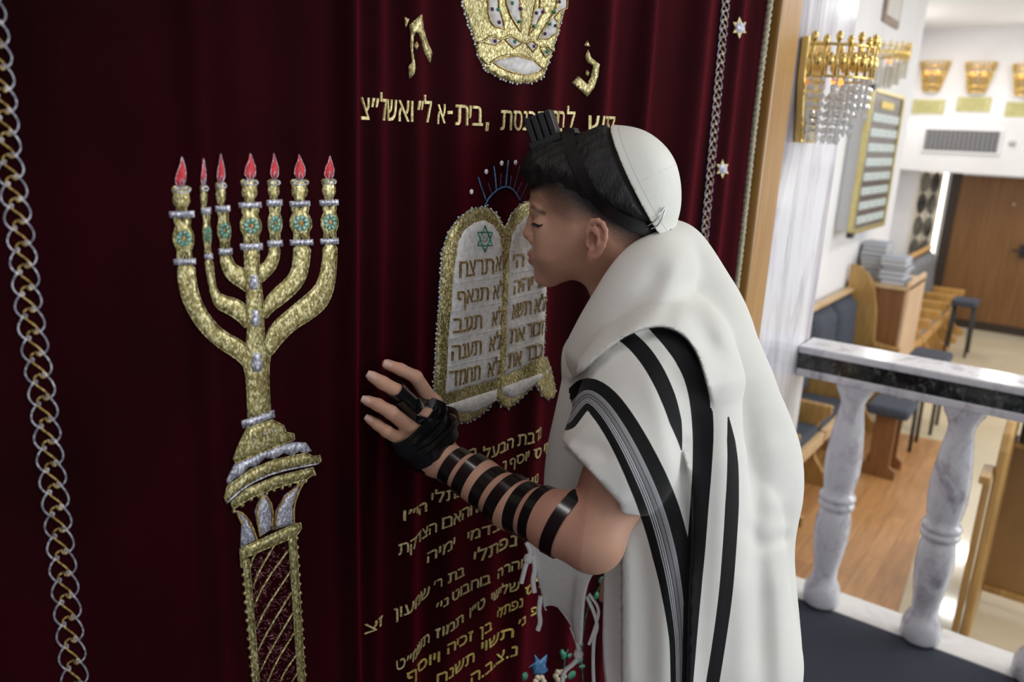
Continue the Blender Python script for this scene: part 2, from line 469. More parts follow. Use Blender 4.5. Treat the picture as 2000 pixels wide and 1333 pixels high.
FL = [[(150, 72), (163, 110), (172, 150), (172, 190), (162, 228), (122, 230), (113, 205), (120, 170), (138, 125)],
      [(266, 82), (273, 120), (278, 170), (277, 205), (270, 228), (258, 228), (254, 190), (260, 140)],
      [(360, 55), (370, 95), (380, 140), (382, 180), (372, 210), (348, 212), (341, 185), (345, 140), (353, 100)],
      [(520, 55), (535, 95), (548, 135), (546, 175), (530, 192), (508, 193), (489, 170), (495, 130), (512, 95)],
      [(648, 55), (660, 95), (672, 130), (672, 170), (660, 192), (640, 192), (630, 165), (634, 125), (643, 95)],
      [(785, 60), (800, 95), (817, 135), (816, 170), (800, 195), (775, 192), (760, 165), (765, 125), (780, 95)],
      [(952, 68), (962, 100), (975, 140), (972, 175), (960, 192), (935, 192), (921, 170), (930, 130), (945, 100)]]
for P in FL:
    mb = MB(); P = np.array(P, float); patch(mb, T2(P), 0.0026, 7)
    o = mb.build('candle_flame', M_REDSATIN, menorah, smooth=True); tag(o, 'red satin candle flame edged in silver')
    mb = MB(); cord(mb, T2(P), 0.0004, 0.0014, closed=True, it=0, step=4)
    c = P.mean(0); w = np.ptp(P[:, 0]); b = P[:, 1].max()
    cord(mb, T2([(c[0]-.16*w, b), (c[0]-.17*w, b-26), (c[0], b-42), (c[0]+.17*w, b-26), (c[0]+.14*w, b)]), 0.0004, 0.0026, step=4)
    mb.build('flame_edging', M_SILVER, menorah, smooth=True)
for (cx, cy, w, h) in [(537, 750, 52, 86), (545, 945, 50, 98), (553, 1185, 62, 108)]:
    mb = MB(); patch(mb, T2([(cx-.3*w, cy-.45*h), (cx+.3*w, cy-.45*h), (cx+.5*w, cy+.2*h), (cx+.3*w, cy+.5*h), (cx-.3*w, cy+.5*h), (cx-.5*w, cy+.2*h)]), 0.0045, 6)
    mb.build('silver_drop', M_SILVER, menorah, smooth=True)
# base of the menorah
mb = MB()
for P in [[(180, 215), (290, 180), (340, 205), (352, 235), (385, 240), (390, 265), (130, 368), (122, 350), (140, 300)],
          [(95, 470), (200, 395), (300, 355), (440, 325), (470, 340), (500, 335), (505, 360), (490, 372), (300, 410), (180, 465), (90, 545), (82, 520)],
          [(110, 540), (180, 480), (300, 430), (470, 388), (478, 415), (440, 440), (300, 480), (200, 520), (120, 570)],
          [(150, 745), (380, 640), (415, 630), (420, 655), (395, 690), (180, 780), (190, 810), (155, 825)],
          [(165, 800), (190, 790), (235, 1340), (208, 1340)], [(362, 690), (395, 685), (437, 1340), (405, 1340)]]:
    patch(mb, T3(P), 0.003); cord(mb, T3(P), 0.0009, 0.002, closed=True, it=0)
beads(mb, T3([(400, 700), (440, 1340)]), 17, 0.0026, 0.001, False)
beads(mb, T3([(163, 820), (208, 1340)]), 17, 0.0026, 0.001, False)
beads(mb, T3([(125, 580), (200, 528), (300, 488), (440, 448), (478, 420)]), 15, 0.0024, 0.001, False)
for q in [[(195, 830), (205, 790), (222, 762)], [(207, 920), (230, 850), (312, 712)], [(212, 1000), (255, 900), (366, 748)], [(221, 1100), (262, 1010), (372, 845)],
          [(229, 1195), (270, 1110), (378, 935)], [(237, 1290), (280, 1200), (386, 1022)], [(268, 1340), (310, 1240), (391, 1112)], [(322, 1340), (350, 1280), (400, 1210)], [(372, 1340), (404, 1290)]]:
    cord(mb, T3(q), 0.0014, 0.0012)
o = mb.build('menorah_base', M_GOLD, menorah, smooth=True)
mb = MB()
for P in [[(160, 185), (300, 138), (304, 168), (165, 217)],
          [(130, 372), (250, 318), (380, 278), (440, 280), (465, 315), (440, 326), (410, 318), (380, 338), (340, 325), (300, 352), (260, 345), (220, 382), (190, 385), (160, 420), (120, 440), (100, 470), (95, 445)],
          [(130, 575), (165, 590), (200, 640), (222, 705), (155, 738), (160, 640)], [(250, 495), (292, 560), (287, 660), (237, 692), (218, 580)],
          [(437, 440), (410, 480), (382, 560), (386, 635), (300, 662), (310, 580), (350, 510)]]:
    patch(mb, T3(P), 0.0034)
cord(mb, T3([(90, 540), (180, 462), (300, 407), (490, 370)]), 0.0012, 0.003)
for cx, cy in [(205, 270), (250, 245), (298, 232)]:
    patch(mb, T3([(cx-12, cy+10), (cx-8, cy-20), (cx, cy-32), (cx+8, cy-20), (cx+14, cy+4)]), 0.0042, 5)
mb.build('silver_leaves', M_SILVER, menorah, smooth=True)
mb = MB()
for P in [[(160, 640), (130, 575), (165, 590), (200, 640), (222, 705)], [(235, 690), (218, 580), (250, 495), (292, 560), (287, 660)], [(302, 660), (310, 580), (350, 510), (437, 440), (410, 480), (382, 560), (386, 640)]]:
    cord(mb, T3(P), 0.0011, 0.003)
mb.build('leaf_edging', M_DARKGOLD, menorah, smooth=True)
mb = MB()
P = T3([(196, 792), (360, 712), (400, 1340), (240, 1340)])
gx = rng.uniform(0, 1, (420, 2)); a = P[0]+(P[3]-P[0])*gx[:, 1:]; b = P[1]+(P[2]-P[1])*gx[:, 1:]; q = a+(b-a)*gx[:, :1]
for c in q:
    d = rng.normal(0, 3.2, 2); cord(mb, [c-d, c+d], 0.0006, 0.0006, it=0, n=4)
mb.build('column_glitter', M_PINKLEAF, menorah, smooth=True)

# ---- crown
CO = T4([(760, -110), (790, 60), (830, 180), (870, 300), (900, 420), (950, 510), (1060, 570), (1180, 605), (1290, 600), (1370, 560), (1420, 420), (1470, 260), (1520, 80), (1540, -110)])
mb = MB(); patch(mb, CO, 0.0035, 9, 8); 
for q in [[(905, 420), (960, 470), (1000, 440), (1060, 405), (1180, 392), (1290, 420), (1370, 500)], [(880, 310), (925, 300), (990, 250), (1070, 290), (1130, 245), (1215, 318), (1278, 280), (1330, 340), (1380, 325), (1440, 370)]]:
    cord(mb, T4(q), 0.0016, 0.004)
crown = mb.build('crown_embroidery', M_GOLD, curtain, smooth=True); tag(crown, 'gold thread crown with white jewelled panels')
mb = MB()
WP = [[(960, -110), (955, 80), (970, 150), (1000, 190), (1080, 215), (1070, 150), (1040, 60), (1028, -110)], [(1085, -110), (1095, 40), (1130, 130), (1195, 235), (1205, 150), (1190, 40), (1180, -110)],
      [(1325, -110), (1290, 60), (1270, 170), (1250, 255), (1300, 200), (1340, 120), (1370, 90), (1360, 50), (1330, 60), (1345, -110)],
      [(1485, -110), (1450, 60), (1400, 160), (1350, 230), (1315, 285), (1400, 285), (1460, 240), (1465, 160), (1440, 130), (1480, 80), (1525, 60), (1535, -110)],
      [(925, 308), (990, 262), (1060, 295), (1010, 330)], [(1085, 290), (1130, 258), (1203, 315), (1150, 355)], [(1235, 320), (1278, 292), (1322, 335), (1283, 378)], [(1335, 350), (1380, 338), (1415, 385), (1380, 418)],
      [(990, 450), (1060, 415), (1180, 405), (1290, 435), (1365, 500), (1320, 530), (1230, 545), (1130, 525), (1040, 485)]]
for P in WP: patch(mb, T4(P), 0.0052, 9, 5)
mb.build('white_panels', M_WHITEFELT, crown, smooth=True)
mb = MB()
for P in WP: cord(mb, T4(P), 0.0009, 0.0046, closed=True, it=0, step=6)
mb.build('panel_edging', M_DARKGOLD, crown, smooth=True)
for nm, mt, L in [('violet_jewel', M_PURPLE, [(980, 68), (1033, 163), (1188, 65), (1300, 95), (1442, 188), (1368, 246), (1282, 335), (1003, 298), (1468, 15), (1352, 88)]), ('green_jewel', M_GREEN, [(1027, 72), (1130, 25), (1183, 158), (1286, 190), (1404, 175), (1436, 92), (1148, 302), (1385, 376)])]:
    X, Z = PC(*T4(L).T)
    for q in onc(X, Z, np.full(len(X), 0.006)): MB().ball(q, 0.0024, 8, 6).build(nm, mt, crown, smooth=True)
mb = MB(); beads(mb, CO, 6, 0.0016, 0.001, jit=1.2); mb.build('pearl_edging', M_PEARL, crown, smooth=True)

# ---- tablets of the law
mb = MB()
TO = T5([(60, 1170), (75, 900), (90, 700), (100, 500), (130, 400), (180, 330), (240, 285), (310, 275), (360, 305), (395, 370), (410, 360), (430, 310), (470, 265), (520, 245), (560, 262), (590, 330), (602, 500), (594, 700), (582, 985), (600, 990), (622, 1060), (642, 1150), (630, 1180), (600, 1190), (570, 1170), (545, 1120), (500, 1160), (460, 1200), (420, 1230), (380, 1220), (360, 1190), (330, 1220), (280, 1270), (220, 1300), (170, 1305), (130, 1290), (115, 1200), (65, 1190)])
patch(mb, TO, 0.0032, 9, 6)
tablets = mb.build('tablets_embroidery', M_GOLD, curtain, smooth=True); tag(tablets, 'white and gold tablets of the law')
mb = MB()
for P, h in [([(110, 1165), (125, 900), (140, 700), (155, 540), (170, 440), (200, 380), (250, 345), (300, 335), (345, 360), (375, 410), (388, 480), (390, 600), (380, 800), (370, 1090)], .005),
          ([(392, 1085), (400, 800), (412, 600), (412, 500), (420, 420), (445, 370), (490, 320), (530, 310), (575, 400), (592, 620), (584, 800), (576, 985)], .005),
          ([(118, 1213), (360, 1137), (355, 1190), (310, 1220), (250, 1250), (180, 1250), (130, 1235)], .006), ([(380, 1130), (575, 1060), (570, 1080), (530, 1120), (470, 1165), (430, 1185), (390, 1170)], .006),
          ([(586, 1050), (600, 1045), (622, 1140), (602, 1130)], .005)]:
    patch(mb, T5(P), h, 9, 8)
mb.build('white_panels', M_WHITEFELT, tablets, smooth=True)
mb = MB()
for q in [[(140, 640), (375, 600)], [(132, 770), (380, 725)], [(122, 900), (376, 850)], [(116, 1030), (372, 975)], [(408, 590), (590, 560)], [(402, 710), (586, 668)], [(398, 850), (582, 800)], [(394, 965), (578, 905)]]:
    cord(mb, T5(q), 0.0006, 0.0052, step=8)
mb.build('row_seams', M_WHITEFELT, tablets, smooth=True)
b1, b2 = MB(), MB()
beads(b1, TO, 9, 0.0015, 0.001, jit=1.0); beads(b2, TO, 9.7, 0.0014, 0.0016, jit=1.4)
b1.build('pearl_edging', M_PEARL, tablets, smooth=True); b2.build('blue_edging', M_BEADBLUE, tablets, smooth=True)
sc_ = np.array([(293+42*math.sin(k*math.pi/3*1)*(1 if k % 2 == 0 else 1), 427-62*math.cos(k*math.pi/3)) for k in range(6)])
mb = MB()
for tri in ((0, 2, 4), (1, 3, 5)): cord(mb, T5(sc_[list(tri)]), 0.0011, 0.0058, closed=True, it=0, step=6)
mb.build('star_outline', M_GREEN, tablets, smooth=True)
mb = MB(); patch(mb, T5([(293+24*math.cos(a), 427+30*math.sin(a)) for a in np.linspace(0, 2*math.pi, 9)[:-1]]), 0.0062, 6); mb.build('star_centre', M_SILVER, tablets, smooth=True)
mb = MB()
cord(mb, T5([(308, 268), (320, 240), (345, 212), (370, 192), (400, 180), (425, 186), (445, 202), (470, 245)]), 0.0012, 0.001)
for q in [[(310, 245), (290, 190), (273, 137)], [(360, 195), (355, 140), (348, 85)], [(405, 178), (416, 55)]]: cord(mb, T5(q), 0.0011, 0.001, it=0)
sun = mb.build('sunrise_embroidery', M_BLUE, curtain, smooth=True)
mb = MB()
for q in [[(440, 198), (470, 85)], [(470, 245), (515, 150)], [(337, 215), (322, 165)], [(380, 183), (382, 120)], [(425, 184), (431, 128)], [(455, 215), (480, 160)]]: cord(mb, T5(q), 0.0007, 0.0008, it=0)
mb.build('faint_rays', plain('dull_blue_thread', (0.06, 0.05, 0.12), 0.7), sun, smooth=True)
X, Z = PC(*T5([(238, 205), (309, 110), (383, 70), (447, 67), (498, 122)]).T)
for q in onc(X, Z, np.full(len(X), 0.002)): MB().ball(q, (0.0036, 0.002, 0.0036), 10, 6).build('pearl_sequin', M_PEARL, sun, smooth=True)

# ---- Hebrew lettering
GL = json.loads('''{"א":[[[361,0],[155,306],[40,475],[125,475],[318,188],[446,0]],[[45,0],[45,127],[61,229],[105,299],[176,339],[197,285],[181,278],[166,268],[153,256],[126,205],[117,132],[117,0]],[[309,148],[285,200],[301,208],[316,218],[328,230],[354,281],[362,353],[362,475],[435,475],[435,358],[420,258],[377,188]]],"ב":[[[280,0],[280,309],[277,342],[269,368],[255,387],[236,399],[213,406],[186,408],[24,408],[24,475],[191,475],[241,471],[281,459],[312,439],[334,410],[348,371],[352,323],[352,0]],[[24,0],[24,67],[415,67],[415,0]]],"ג":[[[12,-8],[12,69],[69,97],[114,137],[153,202],[166,274],[166,357],[165,374],[161,387],[154,397],[145,403],[134,407],[119,408],[43,408],[43,475],[140,475],[167,472],[190,464],[210,450],[225,429],[234,401],[237,366],[237,144],[254,0],[195,0],[172,132],[132,80],[91,40],[49,11]]],"ד":[[[254,0],[254,436],[326,436],[326,0]],[[8,408],[8,475],[399,475],[399,408]]],"ה":[[[387,0],[387,309],[384,342],[375,368],[362,387],[343,399],[320,406],[293,408],[68,408],[68,475],[298,475],[347,471],[388,459],[419,439],[441,410],[454,371],[459,323],[459,0]],[[68,0],[68,284],[140,284],[140,0]]],"ו":[[[68,0],[68,475],[140,475],[140,0]]],"ז":[[[79,0],[79,280],[90,344],[115,384],[140,406],[20,408],[20,475],[221,475],[221,414],[196,395],[166,356],[158,338],[153,315],[152,289],[152,0]]],"ח":[[[314,475],[363,471],[404,459],[435,439],[457,410],[470,371],[475,323],[475,0],[403,0],[403,309],[400,342],[392,368],[378,387],[359,399],[336,406],[309,408],[140,408],[140,0],[68,0],[68,475]]],"ט":[[[277,-10],[187,3],[119,46],[75,123],[60,237],[60,475],[132,475],[132,237],[148,139],[160,113],[176,92],[196,75],[219,62],[247,55],[278,52],[310,55],[337,62],[361,75],[380,92],[396,113],[409,139],[424,237],[423,300],[415,357],[409,374],[402,388],[393,399],[381,408],[366,414],[348,415],[302,408],[256,390],[256,459],[297,474],[356,483],[387,481],[413,474],[435,464],[452,450],[467,432],[478,411],[496,333],[500,237],[473,103],[452,69],[427,41],[396,18],[360,2],[321,-7]]],"י":[[[60,171],[60,475],[132,475],[132,243],[96,171]]],"כ":[[[24,0],[24,67],[178,67],[222,72],[258,88],[285,114],[303,149],[315,190],[318,237],[314,289],[301,331],[278,364],[247,389],[207,403],[158,408],[24,408],[24,475],[166,475],[264,457],[335,409],[379,335],[393,240],[368,118],[350,84],[326,55],[296,32],[262,14],[223,4],[178,0]]],"ל":[[[84,475],[381,475],[381,420],[231,0],[155,0],[306,408],[12,408],[12,609],[84,609]]],"מ":[[[281,484],[316,482],[347,475],[374,464],[398,448],[418,429],[433,406],[444,381],[451,352],[453,322],[453,0],[245,0],[245,67],[381,67],[381,310],[378,341],[370,368],[356,391],[336,407],[309,418],[276,421],[250,419],[226,412],[206,402],[188,387],[173,369],[162,347],[140,262],[112,0],[40,0],[76,329],[44,475],[116,475],[130,407],[156,436],[186,461],[227,478]]],"נ":[[[24,0],[24,67],[182,67],[182,357],[181,374],[177,387],[170,397],[161,403],[150,407],[136,408],[51,408],[51,475],[156,475],[183,472],[206,464],[227,450],[242,429],[251,401],[254,366],[254,0]]],"ס":[[[285,-10],[196,5],[126,52],[80,130],[63,240],[71,329],[87,408],[28,408],[28,475],[281,475],[328,471],[369,461],[405,445],[436,422],[461,394],[481,361],[506,234],[490,131],[446,54],[377,6]],[[281,52],[349,65],[366,75],[382,87],[395,102],[423,160],[431,236],[411,340],[396,362],[377,380],[355,393],[269,408],[160,408],[146,346],[138,247],[142,189],[153,141],[171,102],[198,74],[235,58]]],"ע":[[[20,0],[20,67],[165,67],[250,79],[312,116],[353,184],[374,285],[391,475],[464,475],[446,285],[435,209],[409,133],[360,65],[282,18],[165,0]],[[153,54],[55,475],[128,475],[224,54]]],"פ":[[[40,0],[40,67],[229,67],[273,72],[308,88],[335,114],[354,149],[365,190],[369,237],[364,289],[351,331],[329,364],[298,389],[258,403],[209,408],[70,408],[70,475],[217,475],[314,457],[386,409],[429,335],[443,240],[419,118],[400,84],[376,55],[347,32],[312,14],[273,4],[229,0]],[[177,187],[148,189],[122,195],[99,206],[81,221],[66,239],[55,260],[40,340],[40,475],[112,475],[112,346],[121,295],[128,282],[136,272],[147,264],[159,259],[172,255],[187,254],[200,255],[213,256],[213,189],[195,188]]],"צ":[[[345,6],[25,475],[110,475],[288,202],[386,53]],[[20,0],[20,67],[369,67],[386,53],[386,0]],[[282,168],[258,221],[292,241],[317,273],[331,318],[336,374],[336,475],[408,475],[408,379],[393,279],[350,209]]],"ק":[[[251,0],[402,408],[64,408],[64,475],[477,475],[477,420],[327,0]],[[64,-193],[64,290],[136,290],[136,-193]]],"ר":[[[298,0],[298,309],[296,342],[287,368],[273,387],[255,399],[232,406],[204,408],[12,408],[12,475],[209,475],[259,471],[300,459],[331,439],[353,410],[366,371],[370,323],[370,0]]],"ש":[[[74,0],[32,475],[104,475],[140,67],[241,67],[317,79],[381,118],[426,186],[450,285],[468,475],[540,475],[522,285],[510,216],[483,140],[433,71],[355,19],[241,0]],[[119,162],[114,227],[181,248],[218,268],[241,302],[251,352],[262,475],[334,475],[325,366],[316,305],[298,254],[259,214],[192,184]]],"ת":[[[399,0],[399,309],[396,342],[388,368],[374,387],[355,399],[332,406],[305,408],[31,408],[31,475],[310,475],[359,471],[400,459],[431,439],[453,410],[466,371],[471,323],[471,0]],[[28,0],[28,67],[65,67],[78,69],[89,75],[98,85],[104,99],[108,118],[109,140],[109,439],[181,439],[181,144],[178,100],[169,64],[153,36],[130,16],[100,4],[61,0]]],"ך":[[[306,-192],[306,232],[291,322],[280,343],[267,361],[251,375],[192,401],[120,408],[12,408],[12,475],[130,475],[229,463],[308,423],[329,402],[347,377],[362,348],[381,232],[381,-192]]],"ם":[[[56,0],[56,475],[298,475],[347,471],[388,459],[419,439],[441,410],[454,371],[459,323],[459,0]],[[128,67],[387,67],[387,309],[384,342],[375,368],[362,387],[343,399],[320,406],[293,408],[128,408]]],"ן":[[[99,-192],[99,357],[98,374],[94,387],[88,397],[79,403],[67,407],[53,408],[16,408],[16,475],[74,475],[100,472],[124,464],[144,450],[159,429],[169,401],[172,366],[172,-192]]],"ף":[[[339,-192],[339,237],[335,289],[321,331],[298,364],[267,389],[226,403],[176,408],[8,408],[8,475],[184,475],[282,457],[354,409],[397,335],[411,240],[411,-192]],[[145,171],[115,173],[90,179],[67,190],[49,205],[34,222],[22,244],[8,324],[8,475],[80,475],[80,330],[89,279],[96,266],[104,256],[115,248],[127,243],[140,239],[155,238],[168,239],[181,240],[181,173],[163,172]]],"ץ":[[[109,-192],[109,192],[4,475],[80,475],[181,184],[181,-192]],[[158,132],[152,197],[220,218],[249,232],[269,253],[282,283],[289,322],[304,475],[376,475],[363,337],[357,286],[346,243],[324,206],[287,177],[230,154]]],"׳":[[[10,278],[21,326],[32,378],[41,429],[49,475],[124,475],[130,466],[111,405],[87,340],[61,278]]],"״":[[[156,278],[172,344],[186,413],[197,475],[273,475],[278,466],[260,405],[235,340],[209,278]],[[10,278],[21,326],[32,378],[41,429],[49,475],[124,475],[130,466],[111,405],[87,340],[61,278]]]}''')
def area(p):
    p = np.asarray(p, float); q = np.roll(p, -1, 0); return 0.5*np.sum(p[:, 0]*q[:, 1]-q[:, 0]*p[:, 1])
def glyph_parts(ch):
    cs = [np.array(c, float) for c in GL[ch]]
    big = max(cs, key=lambda c: abs(area(c))); sg = np.sign(area(big))
    outer = [c for c in cs if np.sign(area(c)) == sg]; holes = [c for c in cs if np.sign(area(c)) != sg]
    return [(o, [h for h in holes if pip(o, h.mean(0)[None])[0]]) for o in outer]
from mathutils.geometry import tessellate_polygon
def word(mb, text, R, L, hpx, h=0.0016, lift=0.0, bold=0.0, gap=70):
    """right-to-left word: baseline from pixel R to pixel L, letters hpx high"""
    X, Z = PC(np.array([R[0], L[0]], float), np.array([R[1], L[1]], float))
    A = np.array([X[0], Z[0]]); B = np.array([X[1], Z[1]])
    _, _, dep = proj((onc(X[:1], Z[:1], np.zeros(1))+onc(X[1:], Z[1:], np.zeros(1)))[0]/2)
    sv = hpx*dep/FPX/475.0
    items = []; w = 0
    for ch in text:
        if ch == ' ': w += 260; continue
        if ch == '.':
            cs = [(np.array([(0, 0), (80, 0), (80, 80), (0, 80)], float), [])]
        elif ch == '-':
            cs = [(np.array([(0, 200), (200, 200), (200, 270), (0, 270)], float), [])]
        else: cs = glyph_parts(ch)
        al = np.vstack([c for c, _ in cs]); x0, x1 = al[:, 0].min(), al[:, 0].max()
        items.append((cs, x1, w)); w += (x1-x0)+gap
    w -= gap
    D = (B-A)/w
    for cs, x1, w0 in items:
        for (o, hs) in cs:
            loops = [o]+hs
            flat = np.vstack(loops)
            tris = tessellate_polygon([[Vector((p[0], p[1], 0)) for p in lp] for lp in loops])
            s_ = w0+(x1-flat[:, 0])
            xz = A+s_[:, None]*D+np.stack([0*s_, flat[:, 1]*sv], -1)
            top = onc(xz[:, 0], xz[:, 1], np.full(len(xz), h+lift)); low = onc(xz[:, 0], xz[:, 1], np.full(len(xz), lift-0.0005))
            n = len(top); Fc = [tuple(t) for t in tris]; k = 0
            for lp in loops:
                m = len(lp); Fc += [(k+i, k+(i+1) % m, k+(i+1) % m+n, k+i+n) for i in range(m)]; k += m
            mb.add(np.vstack([top, low]), Fc)
def line(name, words, T, mat, parent, h=0.0016, lift=0.0, label=None):
    for (t, R, L, hp) in words:
        mb = MB()
        R2, L2 = T([R, L]); sc = np.linalg.norm(T([(0, 0), (0, 1)])[1]-T([(0, 0)])[0])
        word(mb, t, R2, L2, hp*sc, h, lift)
        tag(mb.build(name, mat, parent), label)
def T6(p): return tr(p, 0.4147, 680, 780)
line('embroidered_word', [('לא', (396, 572), (346, 582), 72), ('תרצח', (336, 592), (172, 612), 76), ('לא', (388, 700), (334, 712), 66), ('תנאף', (310, 715), (162, 742), 66),
     ('לא', (380, 828), (328, 840), 70), ('תגנב', (278, 850), (144, 872), 70), ('לא', (373, 945), (315, 960), 72), ('תענה', (276, 972), (137, 1000), 72), ('לא', (370, 1065), (308, 1080), 72), ('תחמד', (270, 1092), (127, 1125), 76)],
     T5, M_BROWNGOLD, tablets, 0.0012, 0.0052)
line('embroidered_word', [('ה׳', (480, 558), (424, 568), 66), ('לא', (586, 652), (553, 660), 62), ('יהיה', (524, 668), (430, 690), 66), ('לא', (582, 765), (533, 778), 68), ('תשא', (516, 782), (422, 808), 70),
     ('זכור', (572, 876), (497, 895), 68), ('את', (484, 905), (413, 922), 68), ('כבד', (566, 985), (492, 1004), 70), ('את', (468, 1022), (405, 1040), 72)], T5, M_BROWNGOLD, tablets, 0.0012, 0.0052)
mb = MB()
for P in [[(405, 180), (490, 103), (500, 200), (525, 290), (565, 380), (550, 455), (510, 380), (488, 290), (470, 240), (445, 232), (430, 270), (428, 380), (446, 490), (438, 530), (405, 572), (398, 480), (425, 450), (410, 330), (415, 250)],
          [(370, 125), (402, 140), (375, 205)], [(453, 300), (467, 330), (453, 362), (440, 330)],
          [(1675, 410), (1695, 360), (1720, 420), (1778, 465), (1765, 560), (1735, 640), (1690, 700), (1578, 600), (1625, 552), (1690, 608), (1715, 560), (1735, 480), (1690, 450)],
          [(1665, 330), (1690, 295), (1708, 335)], [(1690, 505), (1704, 530), (1690, 555), (1676, 530)]]:
    mb = MB(); patch(mb, T4(P), 0.003, 6); mb.build('crown_letter_stroke', M_GOLD, curtain, smooth=True)

INS = [
 ([('ואשל״צ', (428, 882), (52, 865), 150), ('ל״', (560, 886), (462, 888), 150), ('א', (662, 893), (605, 898), 135), ('-', (712, 890), (676, 892), 150), ('בית', (932, 912), (735, 906), 140), ('״', (972, 1040), (950, 1040), 150),
   ('הכנסת', (1400, 945), (1062, 942), 135), ('לבית', (1592, 950), (1420, 950), 140), ('קודש', (1878, 985), (1688, 985), 140)], T4, M_PALEGOLD),
 ([('נדבת', (903, 180), (795, 222), 56), ('הבעל', (775, 228), (632, 290), 54), ('ה', (600, 270), (560, 288), 48)], T6, M_PALEGOLD),
 ([('המי', (1000, 230), (918, 264), 54), ('ס', (905, 268), (870, 284), 50), ('יוסף', (850, 285), (758, 328), 46), ('נ', (742, 330), (722, 342), 48)], T6, M_PALEGOLD),
 ([('נשי', (890, 388), (820, 416), 44), ('לע', (980, 352), (930, 372), 44)], T6, M_PALEGOLD),
 ([('נפתלי', (560, 440), (390, 492), 52), ('הי״ו', (368, 528), (258, 572), 52)], T6, M_PALEGOLD),
 ([('ה', (640, 520), (600, 535), 50), ('והאם', (580, 545), (440, 612), 56), ('הצדקת', (415, 625), (235, 735), 54)], T6, M_PALEGOLD),
 ([('בדמי', (712, 615), (560, 672), 48), ('ימיה', (500, 695), (370, 772), 52)], T6, M_PALEGOLD),
 ([('נפתלי', (792, 690), (590, 775), 58)], T6, M_PALEGOLD),
 ([('בת', (545, 830), (468, 868), 50), ('ר׳', (440, 880), (402, 900), 46), ('שמעון', (382, 925), (215, 1035), 52), ('זצ', (160, 1060), (75, 1108), 50)], T6, M_PALEGOLD),
 ([('זוהרה', (840, 785), (702, 848), 46), ('בוחבוט', (668, 865), (488, 955), 50), ('ני׳', (470, 965), (412, 1002), 42)], T6, M_PALEGOLD),
 ([('שלישי', (805, 900), (672, 958), 46), ('ט״ו', (642, 975), (570, 1032), 50), ('תמוז', (540, 1050), (408, 1128), 48), ('תשמ״ט', (380, 1145), (225, 1280), 52)], T6, M_PALEGOLD),
 ([('לס', (925, 880), (830, 930), 46), ('נפתלי', (820, 975), (700, 1042), 46), ('בן', (675, 1085), (618, 1120), 50), ('זכיה', (585, 1135), (465, 1202), 52), ('ויוסף', (430, 1235), (275, 1340), 56)], T6, M_BRIGHTGOLD),
 ([('פ', (890, 1010), (858, 1024), 42), ('נ׳', (832, 1055), (800, 1080), 42), ('תשוי', (778, 1120), (625, 1192), 50), ('תשנח', (592, 1235), (415, 1345), 54)], T6, M_BRIGHTGOLD),
 ([('נ.צ.ב.ה', (795, 1205), (575, 1345), 54)], T6, M_BRIGHTGOLD)]
for W, T, mt in INS: line('embroidered_word', W, T, mt, curtain)

# ---- chain borders, stars and flowers
def border(cx_fn, y0, y1, period, half, r, tilt=0.0, par=None):
    """silver scallops with loops on both sides of a gold running scroll"""
    s1, g1 = MB(), MB()
    y = y0; k = 0
    while y < y1:
        c0, c1 = cx_fn(y), cx_fn(y+period)
        for sd in (-1, 1):
            off = 0 if sd > 0 else period*0.35
            pts = []
            for t in np.linspace(0, 1, 9):
                yy = y+off+t*period
                pts.append((cx_fn(yy)+sd*half*(0.55+0.45*math.sin(math.pi*t)**.8), yy+3*math.sin(math.pi*t)))
            e = pts[-1]
            pts += [(e[0]-sd*half*.25, e[1]+2), (e[0]-sd*half*.34, e[1]-5), (e[0]-sd*half*.12, e[1]-7), (e[0], e[1]-1)]
            cord(s1, pts, r, 0.001, step=5)
        ym = y+period*.5
        pts = []
        for (a, b) in [(-.10, -.55), (-.42, -.42), (-.45, -.15), (-.15, .02), (.2, .18), (.45, .36), (.42, .58), (.12, .58), (.02, .40)]:
            pts.append((cx_fn(ym+b*period)+a*half*1.0, ym+b*period))
        cord(g1, pts, r*1.05, 0.001, step=5)
        y += period; k += 1
    o = s1.build('silver_border', M_SILVER, par, smooth=True)
    g1.build('gold_scroll', M_DARKGOLD, o, smooth=True)
_by = [-60, 0, 100, 200, 300, 450, 600, 760, 1000, 1290, 1400]; _bx = [-32, -20, -6, 5, 14, 38, 55, 80, 110, 141, 152]
border(lambda y: float(np.interp(y, _by, _bx)), -40, 1360, 43, 27, 0.00062, par=curtain)
_cy = [-40, 0, 500, 640, 900]; _cx = [1421, 1417, 1372, 1357, 1333]
border(lambda y: float(np.interp(y, _cy, _cx)), -30, 760, 17, 7.0, 0.0009, par=curtain)
for (cx, cy, r) in [(1443, 54, 17), (1410, 330, 15), (1384, 560, 14)]:
    st = [(cx+(r if k % 2 == 0 else r*.55)*math.sin(k*math.pi/6)*.85, cy-(r*1.25 if k % 2 == 0 else r*.68)*math.cos(k*math.pi/6)) for k in range(12)]
    mb = MB(); patch(mb, st, 0.004, 6); o = mb.build('star_embroidery', M_PALEGOLD, curtain)
    mb = MB(); patch(mb, [(cx+.52*r*math.cos(a), cy+.66*r*math.sin(a)) for a in np.linspace(0, 2*math.pi, 10)[:-1]], 0.006, 6); mb.build('star_centre', M_SILVER, o)
